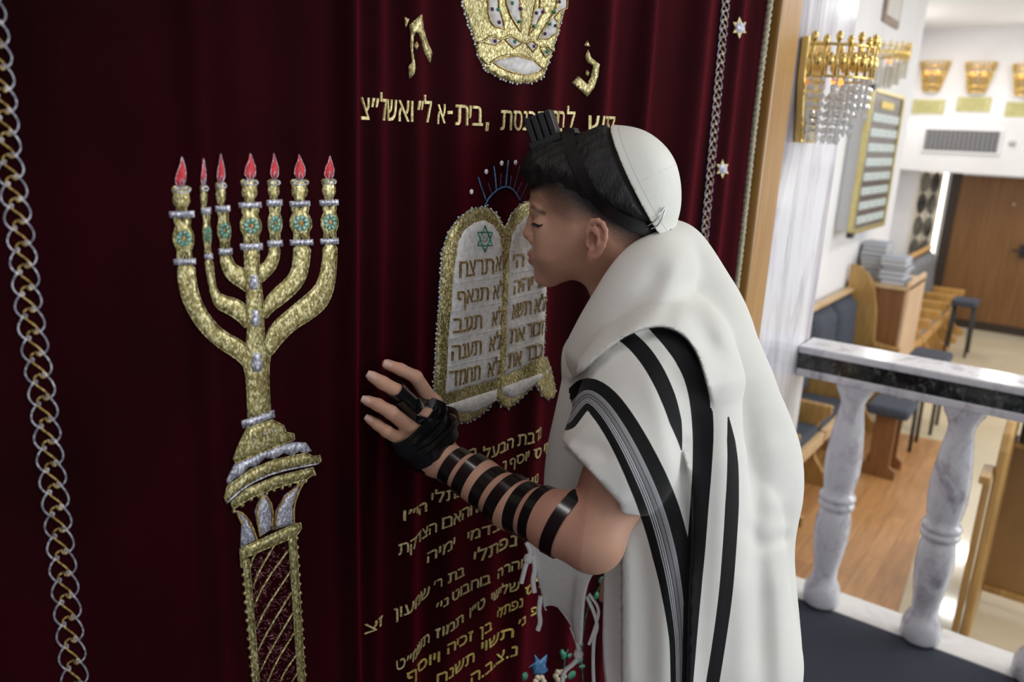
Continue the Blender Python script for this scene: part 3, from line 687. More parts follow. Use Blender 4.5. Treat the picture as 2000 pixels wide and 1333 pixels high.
# flower spray under the inscription
def T7(p): return tr(p, 0.3548, 1020, 860)
mb = MB()
for P in [[(60, 1290), (55, 1240), (30, 1255), (70, 1225), (65, 1180), (95, 1215), (135, 1180), (125, 1240), (140, 1265), (115, 1290)]]: patch(mb, T7(P), 0.003, 7)
mb.build('blue_flower', M_BLUE, curtain, smooth=True)
mb = MB()
LV = [((240, 1165), (215, 1210)), ((215, 1150), (225, 1200)), ((270, 1175), (245, 1200)), ((310, 1130), (300, 1175)), ((330, 1190), (290, 1235)), ((345, 1240), (310, 1255)), ((20, 1275), (5, 1330)), ((290, 1270), (250, 1320)), ((400, 880), (412, 830)),
      ((430, 870), (452, 830)), ((450, 800), (470, 760)), ((418, 790), (450, 750)), ((465, 700), (490, 660)), ((300, 1060), (325, 1110)), ((330, 1110), (300, 1150))]
for a, b in LV:
    a = np.array(a, float); b = np.array(b, float); d = b-a; n = np.array([-d[1], d[0]])*.26
    patch(mb, T7(rounded([a, a+d*.3+n, a+d*.7+n*.9, b, a+d*.7-n*.9, a+d*.3-n], 1)), 0.0025, 6)
for q in [[(225, 1330), (230, 1200), (250, 1150)], [(330, 1330), (320, 1150), (345, 950), (400, 850), (470, 720)]]: cord(mb, T7(q), 0.001, 0.001)
mb.build('green_leaves', M_GREEN, curtain, smooth=True)
mb = MB()
for c in [(205, 1300), (95, 1330)]:
    for k in range(6):
        a = k*math.pi/3; q = (c[0]+22*math.cos(a), c[1]+24*math.sin(a))
        patch(mb, T7([(q[0]+15*math.cos(t), q[1]+17*math.sin(t)) for t in np.linspace(0, 2*math.pi, 9)[:-1]]), 0.003, 6)
mb.build('cream_flower', plain('cream_thread', (0.62, 0.52, 0.36), 0.7), curtain, smooth=True)
# braid down the right-hand edge of the curtain
mb = MB()
for sgn in (0, 1):
    zz = np.linspace(0.1, 2.6, 420); xx = 1.772+0.006*np.sin(zz*230+sgn*math.pi)
    mb.tube(onc(xx, zz, 0.004+0.003*np.cos(zz*230+sgn*math.pi)), 0.0052, 6)
mb.build('edge_braid', thread('braid_thread', (0.25, 0.22, 0.16), (0.42, 0.38, 0.27), (0.6, 0.55, 0.42), 0.6, 0.3), curtain, smooth=True)
# ------------------------------------------------------------------ implicit modelling (bodies and draped cloth)
class Field:
    def __init__(s, xs, ys, zs):
        s.ax = [np.asarray(a, np.float32) for a in (xs, ys, zs)]
        s.f = np.full([len(a) for a in s.ax], 1.0, np.float32)
    def sub(s, lo, hi):
        sl = tuple(slice(max(0, int(np.searchsorted(a, l))-1), int(np.searchsorted(a, h))+1) for a, l, h in zip(s.ax, lo, hi))
        g = [a[q] for a, q in zip(s.ax, sl)]
        return sl, g[0][:, None, None], g[1][None, :, None], g[2][None, None, :]
    def blend(s, sl, d, k=0.0, op='u'):
        a = s.f[sl]
        if not a.size: return
        if op == 'u':
            if k: h = np.maximum(k-np.abs(a-d), 0)/k; r = np.minimum(a, d)-h*h*k*0.25
            else: r = np.minimum(a, d)
        else:   # carve d out
            if k: h = np.maximum(k-np.abs(a+d), 0)/k; r = np.maximum(a, -d)+h*h*k*0.25
            else: r = np.maximum(a, -d)
        s.f[sl] = r
    def cone(s, a, b, ra, rb, k=0.0, op='u', pad=0.03):
        a = np.asarray(a, np.float32); b = np.asarray(b, np.float32); R = max(ra, rb)+pad+k
        sl, X, Y, Z = s.sub(np.minimum(a, b)-R, np.maximum(a, b)+R)
        e = b-a; L2 = float(e@e)+1e-12
        t = np.clip(((X-a[0])*e[0]+(Y-a[1])*e[1]+(Z-a[2])*e[2])/L2, 0, 1)
        d = np.sqrt((X-a[0]-t*e[0])**2+(Y-a[1]-t*e[1])**2+(Z-a[2]-t*e[2])**2)-(ra+(rb-ra)*t)
        s.blend(sl, d, k, op)
    def chain(s, pts, rs, k=0.0, op='u', pad=0.03):
        if len(pts) == 1: return s.cone(pts[0], pts[0], rs[0], rs[0], k, op, pad)
        for i in range(len(pts)-1): s.cone(pts[i], pts[i+1], rs[i], rs[i+1], k, op, pad)
    def ell(s, c, axes, rad, k=0.0, op='u', pad=0.03):
        """ellipsoid with orthonormal axes (3x3 rows) and radii"""
        c = np.asarray(c, np.float32); A = np.asarray(axes, np.float32); rad = np.asarray(rad, np.float32)
        R = rad.max()+pad+k
        sl, X, Y, Z = s.sub(c-R, c+R)
        u = [((X-c[0])*A[i][0]+(Y-c[1])*A[i][1]+(Z-c[2])*A[i][2])/rad[i] for i in range(3)]
        k0 = np.sqrt(u[0]**2+u[1]**2+u[2]**2)
        k1 = np.sqrt((u[0]/rad[0])**2+(u[1]/rad[1])**2+(u[2]/rad[2])**2)+1e-9
        s.blend(sl, k0*(k0-1)/k1, k, op)
    def nets(s):
        """surface nets on the rectilinear grid -> verts, quads"""
        f = s.f; ins = f < 0
        c = np.zeros([n-1 for n in f.shape], np.uint8)
        for i in (0, 1):
            for j in (0, 1):
                for k in (0, 1):
                    c += ins[i:f.shape[0]-1+i, j:f.shape[1]-1+j, k:f.shape[2]-1+k]
        cells = np.argwhere((c > 0) & (c < 8))
        idx = np.full(c.shape, -1, np.int32); idx[tuple(cells.T)] = np.arange(len(cells))
        acc = np.zeros((len(cells), 3)); cnt = np.zeros(len(cells))
        corners = [(i, j, k) for i in (0, 1) for j in (0, 1) for k in (0, 1)]
        val = {q: f[cells[:, 0]+q[0], cells[:, 1]+q[1], cells[:, 2]+q[2]].astype(float) for q in corners}
        for a in corners:
            for d in range(3):
                if a[d] == 0:
                    b = list(a); b[d] = 1; b = tuple(b)
                    va, vb = val[a], val[b]; m = (va < 0) != (vb < 0)
                    t = np.where(m, va/(va-vb+1e-20), 0)
                    p = np.zeros((len(cells), 3))
                    for e in range(3):
                        lo = s.ax[e][cells[:, e]]; hi = s.ax[e][cells[:, e]+1]
                        p[:, e] = np.where(e == d, lo+(hi-lo)*t, hi if a[e] else lo)
                    acc[m] += p[m]; cnt[m] += 1
        V = acc/cnt[:, None]
        Q = []
        for d in range(3):
            sh = [slice(1, -1)]*3; sh[d] = slice(0, f.shape[d]-1); sh2 = [slice(1, -1)]*3; sh2[d] = slice(1, f.shape[d])
            A_, B_ = ins[tuple(sh)], ins[tuple(sh2)]
            e = np.argwhere(A_ != B_)
            fl = A_[tuple(e.T)]
            o = e.copy()
            for q in range(3):
                if q != d: o[:, q] += 1
            u, v = [(1, 2), (2, 0), (0, 1)][d]
            def at(du, dv):
                w = o.copy(); w[:, u] += du; w[:, v] += dv; return idx[w[:, 0], w[:, 1], w[:, 2]]
            q = np.stack([at(-1, -1), at(0, -1), at(0, 0), at(-1, 0)], -1)
            q[~fl] = q[~fl][:, ::-1]
            Q.append(q)
        return V, np.vstack(Q)
def npmesh(V, Q, smooth_it=0, lam=0.5):
    """fast mesh from arrays, optional laplacian smoothing"""
    V = np.asarray(V, float); Q = np.asarray(Q)
    for _ in range(smooth_it):
        acc = np.zeros_like(V); c = np.zeros(len(V))
        for i in range(4):
            a, b = Q[:, i], Q[:, (i+1) % 4]
            for q in range(3):
                acc[:, q] += np.bincount(a, V[b, q], len(V))+np.bincount(b, V[a, q], len(V))
            c += np.bincount(a, minlength=len(V))+np.bincount(b, minlength=len(V))
        V = V+lam*(acc/np.maximum(c, 1)[:, None]-V)
    me = bpy.data.meshes.new('m')
    me.vertices.add(len(V)); me.vertices.foreach_set('co', V.astype(np.float32).ravel())
    me.loops.add(Q.size); me.loops.foreach_set('vertex_index', Q.astype(np.int32).ravel())
    me.polygons.add(len(Q)); me.polygons.foreach_set('loop_start', np.arange(0, Q.size, 4, dtype=np.int32))
    me.update(calc_edges=True); me.validate()
    return me, V
def fattr(me, name, vals):
    a = me.attributes.new(name, 'FLOAT', 'POINT'); a.data.foreach_set('value', np.asarray(vals, np.float32))
def bvh_of(V, Q): return BVHTree.FromPolygons([tuple(v) for v in V.tolist()], Q.tolist())
def span(*segs):
    """axis samples: (start, end, step) segments joined"""
    out = []
    for a, b, h in segs: out.append(np.arange(a, b-1e-9, h))
    return np.concatenate(out+[[segs[-1][1]]])

# ------------------------------------------------------------------ the boy
NOSE = PY(1021, 457, -0.012)
_az = math.radians(113)
HF = np.array([math.cos(_az), math.sin(_az), 0.0]); HN = np.array([HF[1], -HF[0], 0.0]); HZ = np.array([0, 0, 1.0])
HA = np.stack([HF, HN, HZ])
def sag(x, y):
    r = ray(x, y); t = ((NOSE-CAM)@HN)/(r@HN); p = CAM+r*np.asarray(t)[..., None]
    return (p-NOSE)@HF, p[..., 2]-NOSE[2]
def hl(a, b, z): return NOSE+a*HF+b*HN+z*HZ          # head-local point
def sp(x, y, b=0.0):
    a, z = sag(x, y); return hl(float(a), b, float(z))
PROF = [(1052, 300), (1041, 330), (1037, 355), (1037, 378), (1036, 400), (1041, 420), (1046, 436), (1047, 455), (1046, 474), (1042, 490), (1041, 505), (1047, 518), (1052, 532), (1058, 545), (1067, 553), (1080, 556), (1100, 551),
        (1122, 545), (1150, 548), (1195, 552), (1240, 535), (1275, 500), (1292, 465), (1300, 435), (1306, 400), (1305, 358), (1294, 318), (1264, 286), (1222, 267), (1180, 262), (1130, 271), (1090, 285), (1068, 295)]
_pa, _pz = sag(*np.array(PROF, float).T)
PROFM = rounded(np.stack([_pa, _pz], -1), 2)
_ga = np.arange(-0.30, 0.09, 0.0015); _gz = np.arange(-0.16, 0.24, 0.0015)
_GA, _GZ = np.meshgrid(_ga, _gz, indexing='ij'); _gp = np.stack([_GA.ravel(), _GZ.ravel()], -1)
_dd = dpoly(PROFM, _gp)*np.where(pip(PROFM, _gp), 1, -1)
_dd = _dd.reshape(_GA.shape).astype(np.float32)
def bil(G, a, z):
    u = np.clip((a-_ga[0])/0.0015, 0, len(_ga)-1.001); v = np.clip((z-_gz[0])/0.0015, 0, len(_gz)-1.001)
    i = u.astype(int); j = v.astype(int); u = u-i; v = v-j
    return (G[i, j]*(1-u)*(1-v)+G[i+1, j]*u*(1-v)+G[i, j+1]*(1-u)*v+G[i+1, j+1]*u*v).astype(np.float32)
def head_f(X, Y, Z):
    a = (X-NOSE[0])*HF[0]+(Y-NOSE[1])*HF[1]+0*Z; b = (X-NOSE[0])*HN[0]+(Y-NOSE[1])*HN[1]+0*Z; z = Z-NOSE[2]+0*a
    d = bil(_dd, a, z)
    w = 0.0735-0.0215*sstep(0.02, -0.06, z)-0.004*sstep(0.0, 0.03, z)*sstep(-0.06, -0.02, a)
    w = w*(1-(.17+.12*sstep(-.030, -.010, z))*sstep(-.085, -.015, a)*sstep(.065, .030, z))
    u = np.maximum(1-d/0.072, 0)
    return (np.sqrt(u*u+(b/w)**2)-1)*0.058
def LP(px, py, Y): return PY(px, py, Y)

B = Field(span((0.56, 0.585, .005), (0.585, 0.90, .0018), (0.90, 1.02, .0022), (1.02, 1.24, .006)),
          span((-.50, -.33, .006), (-.33, -.245, .0019), (-.245, 0.008, .0016), (0.008, 0.02, .004)),
          span((0.0, 0.9, .012), (0.9, 1.0, .004), (1.0, 1.26, .0019), (1.26, 1.43, .0013), (1.43, 1.53, .003)))
# head
_sl, _X, _Y, _Z = B.sub(NOSE+np.array([-.14, -.26, -.12]), NOSE+np.array([.2, .04, .2]))
B.blend(_sl, head_f(_X, _Y, _Z))
E3 = np.eye(3)
def tilt_axes(ang):   # rotate head axes about HN
    c, s = math.cos(ang), math.sin(ang); return np.stack([c*HF+s*HZ, HN, -s*HF+c*HZ])
# nose
B.chain([hl(-.016, 0, .036), hl(-.0135, 0, .018), hl(-.0088, 0, .0015)], [.0055, .0065, .0082], 0.008)
B.cone(hl(-.0088, 0, .001), hl(-.0205, 0, -.008), .0074, .0058, 0.005)
for s_ in (-1, 1):
    B.ell(hl(-.0185, s_*.0115, -.0048), HA, (.0085, .0058, .0065), 0.005)
    B.ell(hl(-.0115, s_*.0062, -.0105), HA, (.0042, .0028, .003), 0.002, 'c')
    # brow ridge, eye, lids
    B.ell(hl(-.030, s_*.031, .021), HA, (.016, .0165, .011), 0.012, 'c')
    B.ell(hl(-.0335, s_*.030, .0185), HA, (.0140, .0160, .0125), 0.009)
    B.ell(hl(-.026, s_*.028, .037), HA, (.012, .02, .006), 0.012)
    B.ell(hl(-.054, s_*.036, -.010), HA, (.024, .016, .024), 0.03)
# pursed lips
B.ell(hl(-.040, 0, -.028), HA, (.0185, .029, .019), 0.018)
B.chain([hl(-.027, -.015, -.0300), hl(-.0175, -.008, -.0275), hl(-.0135, 0, -.0268), hl(-.0175, .008, -.0275), hl(-.027, .015, -.0300)], [.003, .0042, .0046, .0042, .003], 0.005)
B.chain([hl(-.027, -.014, -.0335), hl(-.0195, -.008, -.0355), hl(-.0158, 0, -.0360), hl(-.0195, .008, -.0355), hl(-.027, .014, -.0335)], [.003, .0046, .0050, .0046, .003], 0.005)
B.chain([hl(-.028, -.017, -.0318), hl(-.0150, -.008, -.0315), hl(-.0102, 0, -.0312), hl(-.0150, .008, -.0315), hl(-.028, .017, -.0318)], [.0008, .0011, .0012, .0011, .0008], 0.002, 'c')
B.ell(hl(-.036, 0, -.058), HA, (.015, .017, .011), 0.014)
# ear (near side and far side)
def earpt(px, py, out):
    """a point of the near ear: pixel on a plane that flares away from the skull towards the back"""
    n = HN*1.0-HF*0.42; n = n/np.linalg.norm(n)
    p0 = hl(-.086, -.0690, 0.0)-n*out
    r = ray(px, py); t = ((p0-CAM)@n)/(r@n); return CAM+r*t
def mir(p): q = (p-NOSE)@HA.T; return hl(q[0], -q[1], q[2])
for fn in (lambda p: p, mir):
    hx = [(1150, 470), (1147, 455), (1149, 440), (1157, 432), (1168, 431), (1177, 437), (1183, 450), (1183, 466), (1179, 481), (1171, 495), (1163, 503)]
    B.chain([fn(earpt(x, y, .010)) for x, y in hx], [.0026, .0028, .003, .0032, .0032, .0032, .0031, .0029, .0027, .0027, .003], .002)
    B.chain([fn(earpt(1160, 463, .002)), fn(earpt(1168, 452, .005)), fn(earpt(1170, 475, .005)), fn(earpt(1158, 497, .002))], [.0085, .0085, .008, .0075], .006)
    B.chain([fn(earpt(x, y, .0085)) for x, y in [(1166, 442), (1172, 455), (1172, 470), (1167, 484), (1160, 491)]], [.0022, .0026, .0028, .0028, .0024], .003)
    B.chain([fn(earpt(1157, 503, .007)), fn(earpt(1153, 508, .006))], [.0045, .0042], .004)
    B.ell(fn(earpt(1158, 471, .0095)), HA, (.0075, .0075, .0115), .003, 'c')
    B.chain([fn(earpt(1158, 444, .0095)), fn(earpt(1170, 441, .0098)), fn(earpt(1176, 455, .0098)), fn(earpt(1176, 472, .0095))], [.0016, .0018, .0018, .0014], .002, 'c')
    B.chain([fn(earpt(1146, 470, .0065)), fn(earpt(1148, 480, .0065))], [.0034, .003], .003)
# neck, torso, far arm, legs
def nk(px, py, b): return sp(px, py, b)
C7 = np.array([0.965, -0.205, 1.245])
B.cone(nk(1213, 500, 0), nk(1228, 575, 0), .047, .046, 0.03)
B.cone(nk(1228, 575, 0), C7, .046, .056, 0.02)
HIP = np.array([0.955, -0.335, 0.80])
SHL = np.array([0.822, -0.245, 1.215]); SHR = np.array([1.10, -0.215, 1.215])
B.cone(C7, C7*.4+HIP*.6, .058, .082, 0.04); B.cone(C7*.4+HIP*.6, HIP, .082, .085, 0.05)
B.cone(C7+[0, 0, -.03], SHL, .045, .042, 0.03); B.cone(C7+[0, 0, -.03], SHR, .045, .042, 0.03)
for s_ in (-1, 1):
    hp = HIP+[s_*.055, 0, -.03]; kn = np.array([HIP[0]+s_*.065, -.345, .44]); an = np.array([HIP[0]+s_*.07, -.37, .075])
    B.chain([hp, kn, an], [.075, .052, .038], .03); B.cone(an, an+[0, .12, -.045], .036, .028, .02)
ER, WR = np.array([1.125, -.27, .99]), np.array([1.06, -.16, .86])
B.chain([SHR, ER, WR], [.045, .036, .024], .02)
# the near arm
WRI = LP(852, 890, -.035)
ELB = PT(1158, 1057, .884)
ARM = [SHL, PT(1195, 965, .90), ELB, PT(1092, 1022, .905), PT(999, 983, .945), PT(936, 940, .972), WRI]
B.chain(ARM[:3], [.046, .036, .0325], .017)
B.chain(ARM[2:], [.0325, .0335, .0290, .0252, .0233], .017)
# hand
def hand(fg, palm, wr, thumb, k=.006):
    for pts, rs in fg: B.chain(pts, rs, .003)
    for a, b, ra, rb in palm: B.cone(a, b, ra, rb, .010)
    B.chain(thumb[0], thumb[1], .005)
FG = {'index': ([LP(846, 790, -.026), LP(812, 737, -.026), LP(782, 722, -.016), LP(756, 712, -.008)], [.0098, .0082, .0074, .0064]),
      'middle': ([LP(828, 812, -.030), LP(777, 765, -.029), LP(747, 748, -.017), LP(727, 736, -.008)], [.0100, .0086, .0078, .0068]),
      'ring': ([LP(808, 842, -.029), LP(764, 806, -.030), LP(738, 791, -.018), LP(718, 783, -.008)], [.0098, .0082, .0074, .0064]),
      'pinky': ([LP(793, 866, -.026), LP(755, 843, -.027), LP(737, 830, -.016), LP(722, 820, -.008)], [.0088, .0072, .0064, .0056])}
hand([v for v in FG.values()], [(WRI, FG['index'][0][0], .0215, .0115), (WRI, FG['middle'][0][0], .0225, .0125), (WRI, FG['ring'][0][0], .0225, .0120), (WRI, FG['pinky'][0][0], .0215, .0110)],
     WRI, ([LP(858, 862, -.028), LP(866, 835, -.020), LP(861, 808, -.014), LP(850, 785, -.012)], [.015, .0115, .0090, .0075]))
# far hand hangs by the side, inside the shawl
for i, (dx, ln) in enumerate([(-.022, .065), (-.007, .073), (.008, .068), (.022, .055)]):
    p0 = WR+np.array([dx*.8, .02+.004*i, -.075]); B.chain([p0, p0+[0, .012, -ln*.5], p0+[0, .004, -ln]], [.0095, .0085, .0068], .003)
    B.cone(WR, p0, .02, .0115, .01)
B.chain([WR+[-.02, .02, -.03], WR+[-.04, .035, -.06], WR+[-.042, .04, -.09]], [.014, .0095, .0075], .006)
BV, BQ = B.nets()
del B.f
bme, BV = npmesh(BV, BQ, 2, 0.4)
# hair density over the shaved sides: 1 = dark hair, 0 = skin
_q = (BV-NOSE)@HA.T
def pxline(L):
    a, z = sag(*np.array(L, float).T); o = np.argsort(-a); return -a[o], z[o]
_fa, _fz = pxline([(1030, 376), (1068, 378), (1080, 392), (1090, 410), (1102, 430), (1119, 441), (1144, 437), (1165, 430), (1188, 436), (1205, 462), (1235, 492), (1275, 510)])
_da, _dz = pxline([(1030, 370), (1062, 362), (1085, 356), (1106, 356), (1130, 368), (1169, 400), (1210, 424), (1260, 446), (1300, 466)])
_lo = np.interp(-_q[:, 0], _fa, _fz); _hi = np.maximum(np.interp(-_q[:, 0], _da, _dz), _lo+.006)
hair_d = np.clip((_q[:, 2]-_lo)/(_hi-_lo), 0, 1.2)*(np.abs(_q[:, 1]) < .2)*(_q[:, 2] > -.06)
_earz = (np.abs(_q[:, 1]) > .0745) & (_q[:, 0] > -.150) & (_q[:, 0] < -.06) & (_q[:, 2] < .040)
hair_d[_earz] = 0
fattr(bme, 'hair', hair_d)
_lipd = np.minimum(dpoly(np.array([(-.030, -.0320), (-.0145, -.0268)]), _q[:, [0, 2]], False), dpoly(np.array([(-.030, -.0320), (-.0158, -.036)]), _q[:, [0, 2]], False))
_lips = sstep(.0058, .0030, _lipd)*(np.abs(_q[:, 1]) < .018)*(_q[:, 0] > -.032)
fattr(bme, 'lips', np.maximum(_lips, .32*_earz))
BODYT = bvh_of(BV, BQ)
_bp = [BODYT.ray_cast(Vector(CAM), Vector(ray(x, y)/np.linalg.norm(ray(x, y))))[0] for x, y in [(1039.5, 404), (1045, 409), (1053, 413), (1063, 417)]]
_bp = np.array([(np.array(p)-NOSE)@HA.T for p in _bp if p is not None])
_brow = dpoly(_bp[:, [0, 2]], _q[:, [0, 2]], False)
fattr(bme, 'brow', 0.75*sstep(.0046, .0010, _brow)*(np.abs(_q[:, 1]) > .010)*(_q[:, 0] > -.06))
def skin_mat():
    m, nt, b = newmat('boy_skin')
    def at(n):
        a = N(nt, 'ShaderNodeAttribute'); a.attribute_name = n; return a.outputs['Fac']
    tc = N(nt, 'ShaderNodeTexCoord')
    nz = N(nt, 'ShaderNodeTexNoise'); nz.inputs['Scale'].default_value = 28; nz.inputs['Detail'].default_value = 3
    nt.links.new(tc.outputs['Object'], nz.inputs['Vector'])
    r = ramp(nt, [(0.3, (0.54, 0.295, 0.200)), (0.7, (0.60, 0.345, 0.245))]); nt.links.new(nz.outputs[0], r.inputs[0])
    m1 = N(nt, 'ShaderNodeMix', data_type='RGBA'); nt.links.new(at('lips'), m1.inputs[0]); nt.links.new(r.outputs[0], m1.inputs[6]); m1.inputs[7].default_value = (0.46, 0.185, 0.15, 1)
    m2 = N(nt, 'ShaderNodeMix', data_type='RGBA'); nt.links.new(at('brow'), m2.inputs[0]); nt.links.new(m1.outputs[2], m2.inputs[6]); m2.inputs[7].default_value = (0.03, 0.018, 0.014, 1)
    # stubble: fine dark specks that thicken upwards
    n2 = N(nt, 'ShaderNodeTexNoise'); n2.inputs['Scale'].default_value = 700; n2.inputs['Detail'].default_value = 1
    nt.links.new(tc.outputs['Object'], n2.inputs['Vector'])
    ad = N(nt, 'ShaderNodeMath', operation='MULTIPLY_ADD'); nt.links.new(n2.outputs[0], ad.inputs[0]); ad.inputs[1].default_value = 0.5; ad.inputs[2].default_value = -0.25
    ad2 = N(nt, 'ShaderNodeMath', operation='ADD'); nt.links.new(ad.outputs[0], ad2.inputs[0]); nt.links.new(at('hair'), ad2.inputs[1])
    r2 = ramp(nt, [(0.10, (0, 0, 0)), (0.35, (.42, .42, .42)), (0.7, (.80, .80, .80)), (1.0, (1, 1, 1))]); nt.links.new(ad2.outputs[0], r2.inputs[0])
    m3 = N(nt, 'ShaderNodeMix', data_type='RGBA'); nt.links.new(r2.outputs[0], m3.inputs[0]); nt.links.new(m2.outputs[2], m3.inputs[6]); m3.inputs[7].default_value = (0.022, 0.018, 0.017, 1)
    nt.links.new(m3.outputs[2], b.inputs['Base Color'])
    b.inputs['Roughness'].default_value = 0.52; b.inputs['Specular IOR Level'].default_value = 0.35
    b.inputs['Subsurface Weight'].default_value = 0.12; b.inputs['Subsurface Radius'].default_value = (0.010, 0.004, 0.002); b.inputs['Subsurface Scale'].default_value = 0.6
    bp = N(nt, 'ShaderNodeBump'); bp.inputs['Strength'].default_value = 0.08; bp.inputs['Distance'].default_value = 0.001
    nt.links.new(n2.outputs[0], bp.inputs['Height']); nt.links.new(bp.outputs[0], b.inputs['Normal'])
    return m
M_SKIN = skin_mat()
boy = thing('person', 'boy in a white striped prayer shawl kissing the curtain, one hand resting on it', 'person', (float(HIP[0]), float(HIP[1]), 0))
body = obj('body', bme, M_SKIN, boy)
BODYT = bvh_of(BV, BQ)

# ---- hair
M_HAIR = noisy('black_hair', (0.003, 0.003, 0.003), (0.009, 0.008, 0.008), 60, 0.62, bump=0.9, bscale=420, stretch=(1, 1, .35))
HR = Field(span((NOSE[0]-.14, NOSE[0]+.2, .002)), span((NOSE[1]-.25, NOSE[1]+.03, .002)), span((NOSE[2]-.02, NOSE[2]+.18, .002)))
X, Y, Z = HR.ax[0][:, None, None], HR.ax[1][None, :, None], HR.ax[2][None, None, :]
fh = head_f(X, Y, Z)
a = (X-NOSE[0])*HF[0]+(Y-NOSE[1])*HF[1]+0*Z; b = (X-NOSE[0])*HN[0]+(Y-NOSE[1])*HN[1]+0*Z; z = Z-NOSE[2]+0*a
_ha, _hz = pxline([(1020, 366), (1046, 366), (1062, 356), (1080, 352), (1105, 362), (1150, 388), (1195, 416), (1250, 438), (1310, 452)])
hz = np.interp(-a, _ha, _hz)
th = -.004+.0135*sstep(-.004, .030, z-hz)-.0045*sstep(.085, .12, z)*sstep(-.10, -.07, a)+.004*sstep(-.07, -.03, a)*sstep(.05, .08, z)
th = th+.0007*np.sin(a*900+b*300+z*250)*np.sin(b*700-z*200)+.0012*np.sin(a*230+z*160)*np.sin(b*260+1)
KC = sp(1243, 344, 0.0)
KN = .86*CR+.40*CU-.36*CF; KN = KN/np.linalg.norm(KN)
hh = (X-KC[0])*KN[0]+(Y-KC[1])*KN[1]+(Z-KC[2])*KN[2]
th = np.minimum(th, .0055+.02*sstep(.002, .018, -hh))
HR.f = (fh-th).astype(np.float32)
for i in range(26):   # locks of the fringe
    bb = rng.uniform(-.045, .045); a0 = -.012-abs(bb)*.55+rng.uniform(-.004, .003)
    sl, X_, Y_, Z_ = HR.sub(hl(a0, bb, .09)-.05, hl(a0, bb, .09)+.05)
    top = hl(a0-.028, bb, .105); mid = hl(a0+.0005, bb+rng.uniform(-.004, .004), .083); low = hl(a0-.001, bb+rng.uniform(-.006, .006), .064+rng.uniform(-.003, .008))
    HR.chain([top, mid, low], [.011, .0072, .0025], .005, pad=.008)
HV, HQ = HR.nets()
_k = HV[:, 2] > 0
hme, HV = npmesh(HV, HQ, 1, .4)
hair = obj('hair', hme, M_HAIR, boy)
HEADT = BVHTree.FromPolygons(BV.tolist()+HV.tolist(), BQ.tolist()+(HQ+len(BV)).tolist())

# ---- knitted skull cap: a shell of the skull cut by the plane of its rim
KC = sp(1243, 344, 0.0)
KN = .86*CR+.40*CU-.36*CF; KN = KN/np.linalg.norm(KN)
HR.ax = [np.arange(NOSE[0]-.06, NOSE[0]+.22, .0018).astype(np.float32), np.arange(NOSE[1]-.27, NOSE[1]-.0, .0018).astype(np.float32), np.arange(NOSE[2]-.02, NOSE[2]+.19, .0018).astype(np.float32)]
X, Y, Z = HR.ax[0][:, None, None], HR.ax[1][None, :, None], HR.ax[2][None, None, :]
hh = (X-KC[0])*KN[0]+(Y-KC[1])*KN[1]+(Z-KC[2])*KN[2]
fk = head_f(X, Y, Z)-.0105-.003*sstep(0, .04, hh)
HR.f = np.maximum(fk, -hh).astype(np.float32)
KV, KQ = HR.nets()
kme, KV = npmesh(KV, KQ, 2, .5)
kd = (KV-KC)@KN
fattr(kme, 'rim', kd)
_u1 = np.cross(KN, (0, 0, 1)); _u1 /= np.linalg.norm(_u1); _u2 = np.cross(KN, _u1)
_ctr = KV.mean(0)
fattr(kme, 'seam', np.abs((KV-_ctr)@_u2))
def kippah_mat():
    m, nt, b = newmat('white_satin_cap')
    def at(n):
        a = N(nt, 'ShaderNodeAttribute'); a.attribute_name = n; return a.outputs['Fac']
    def band(src, c, w):
        s1 = N(nt, 'ShaderNodeMath', operation='SUBTRACT'); nt.links.new(src, s1.inputs[0]); s1.inputs[1].default_value = c
        s2 = N(nt, 'ShaderNodeMath', operation='ABSOLUTE'); nt.links.new(s1.outputs[0], s2.inputs[0])
        s3 = N(nt, 'ShaderNodeMath', operation='LESS_THAN'); nt.links.new(s2.outputs[0], s3.inputs[0]); s3.inputs[1].default_value = w
        return s3.outputs[0]
    mx = N(nt, 'ShaderNodeMath', operation='MAXIMUM'); nt.links.new(band(at('rim'), .0095, .0006), mx.inputs[0]); nt.links.new(band(at('seam'), 0.0, .0005), mx.inputs[1])
    mm = N(nt, 'ShaderNodeMix', data_type='RGBA'); nt.links.new(mx.outputs[0], mm.inputs[0]); mm.inputs[6].default_value = (.80, .80, .74, 1); mm.inputs[7].default_value = (.62, .62, .57, 1)
    nt.links.new(mm.outputs[2], b.inputs['Base Color']); b.inputs['Roughness'].default_value = .55
    tc = N(nt, 'ShaderNodeTexCoord'); nz = N(nt, 'ShaderNodeTexNoise'); nz.inputs['Scale'].default_value = 55; nt.links.new(tc.outputs['Object'], nz.inputs['Vector'])
    bp = N(nt, 'ShaderNodeBump'); bp.inputs['Strength'].default_value = .15; bp.inputs['Distance'].default_value = .004
    nt.links.new(nz.outputs[0], bp.inputs['Height']); nt.links.new(bp.outputs[0], b.inputs['Normal'])
    return m
kippah = obj('skull_cap', kme, kippah_mat(), boy); tag(kippah, 'white satin skull cap')
KT = bvh_of(KV, KQ)
def hit(bv, x, y):
    r = ray(x, y); r = r/np.linalg.norm(r); h = bv.ray_cast(Vector(CAM), Vector(r))
    return (np.array(h[0]), np.array(h[1])) if h[0] is not None else (None, None)
M_STEEL = plain('steel', (.62, .62, .64), .25, 1.0)
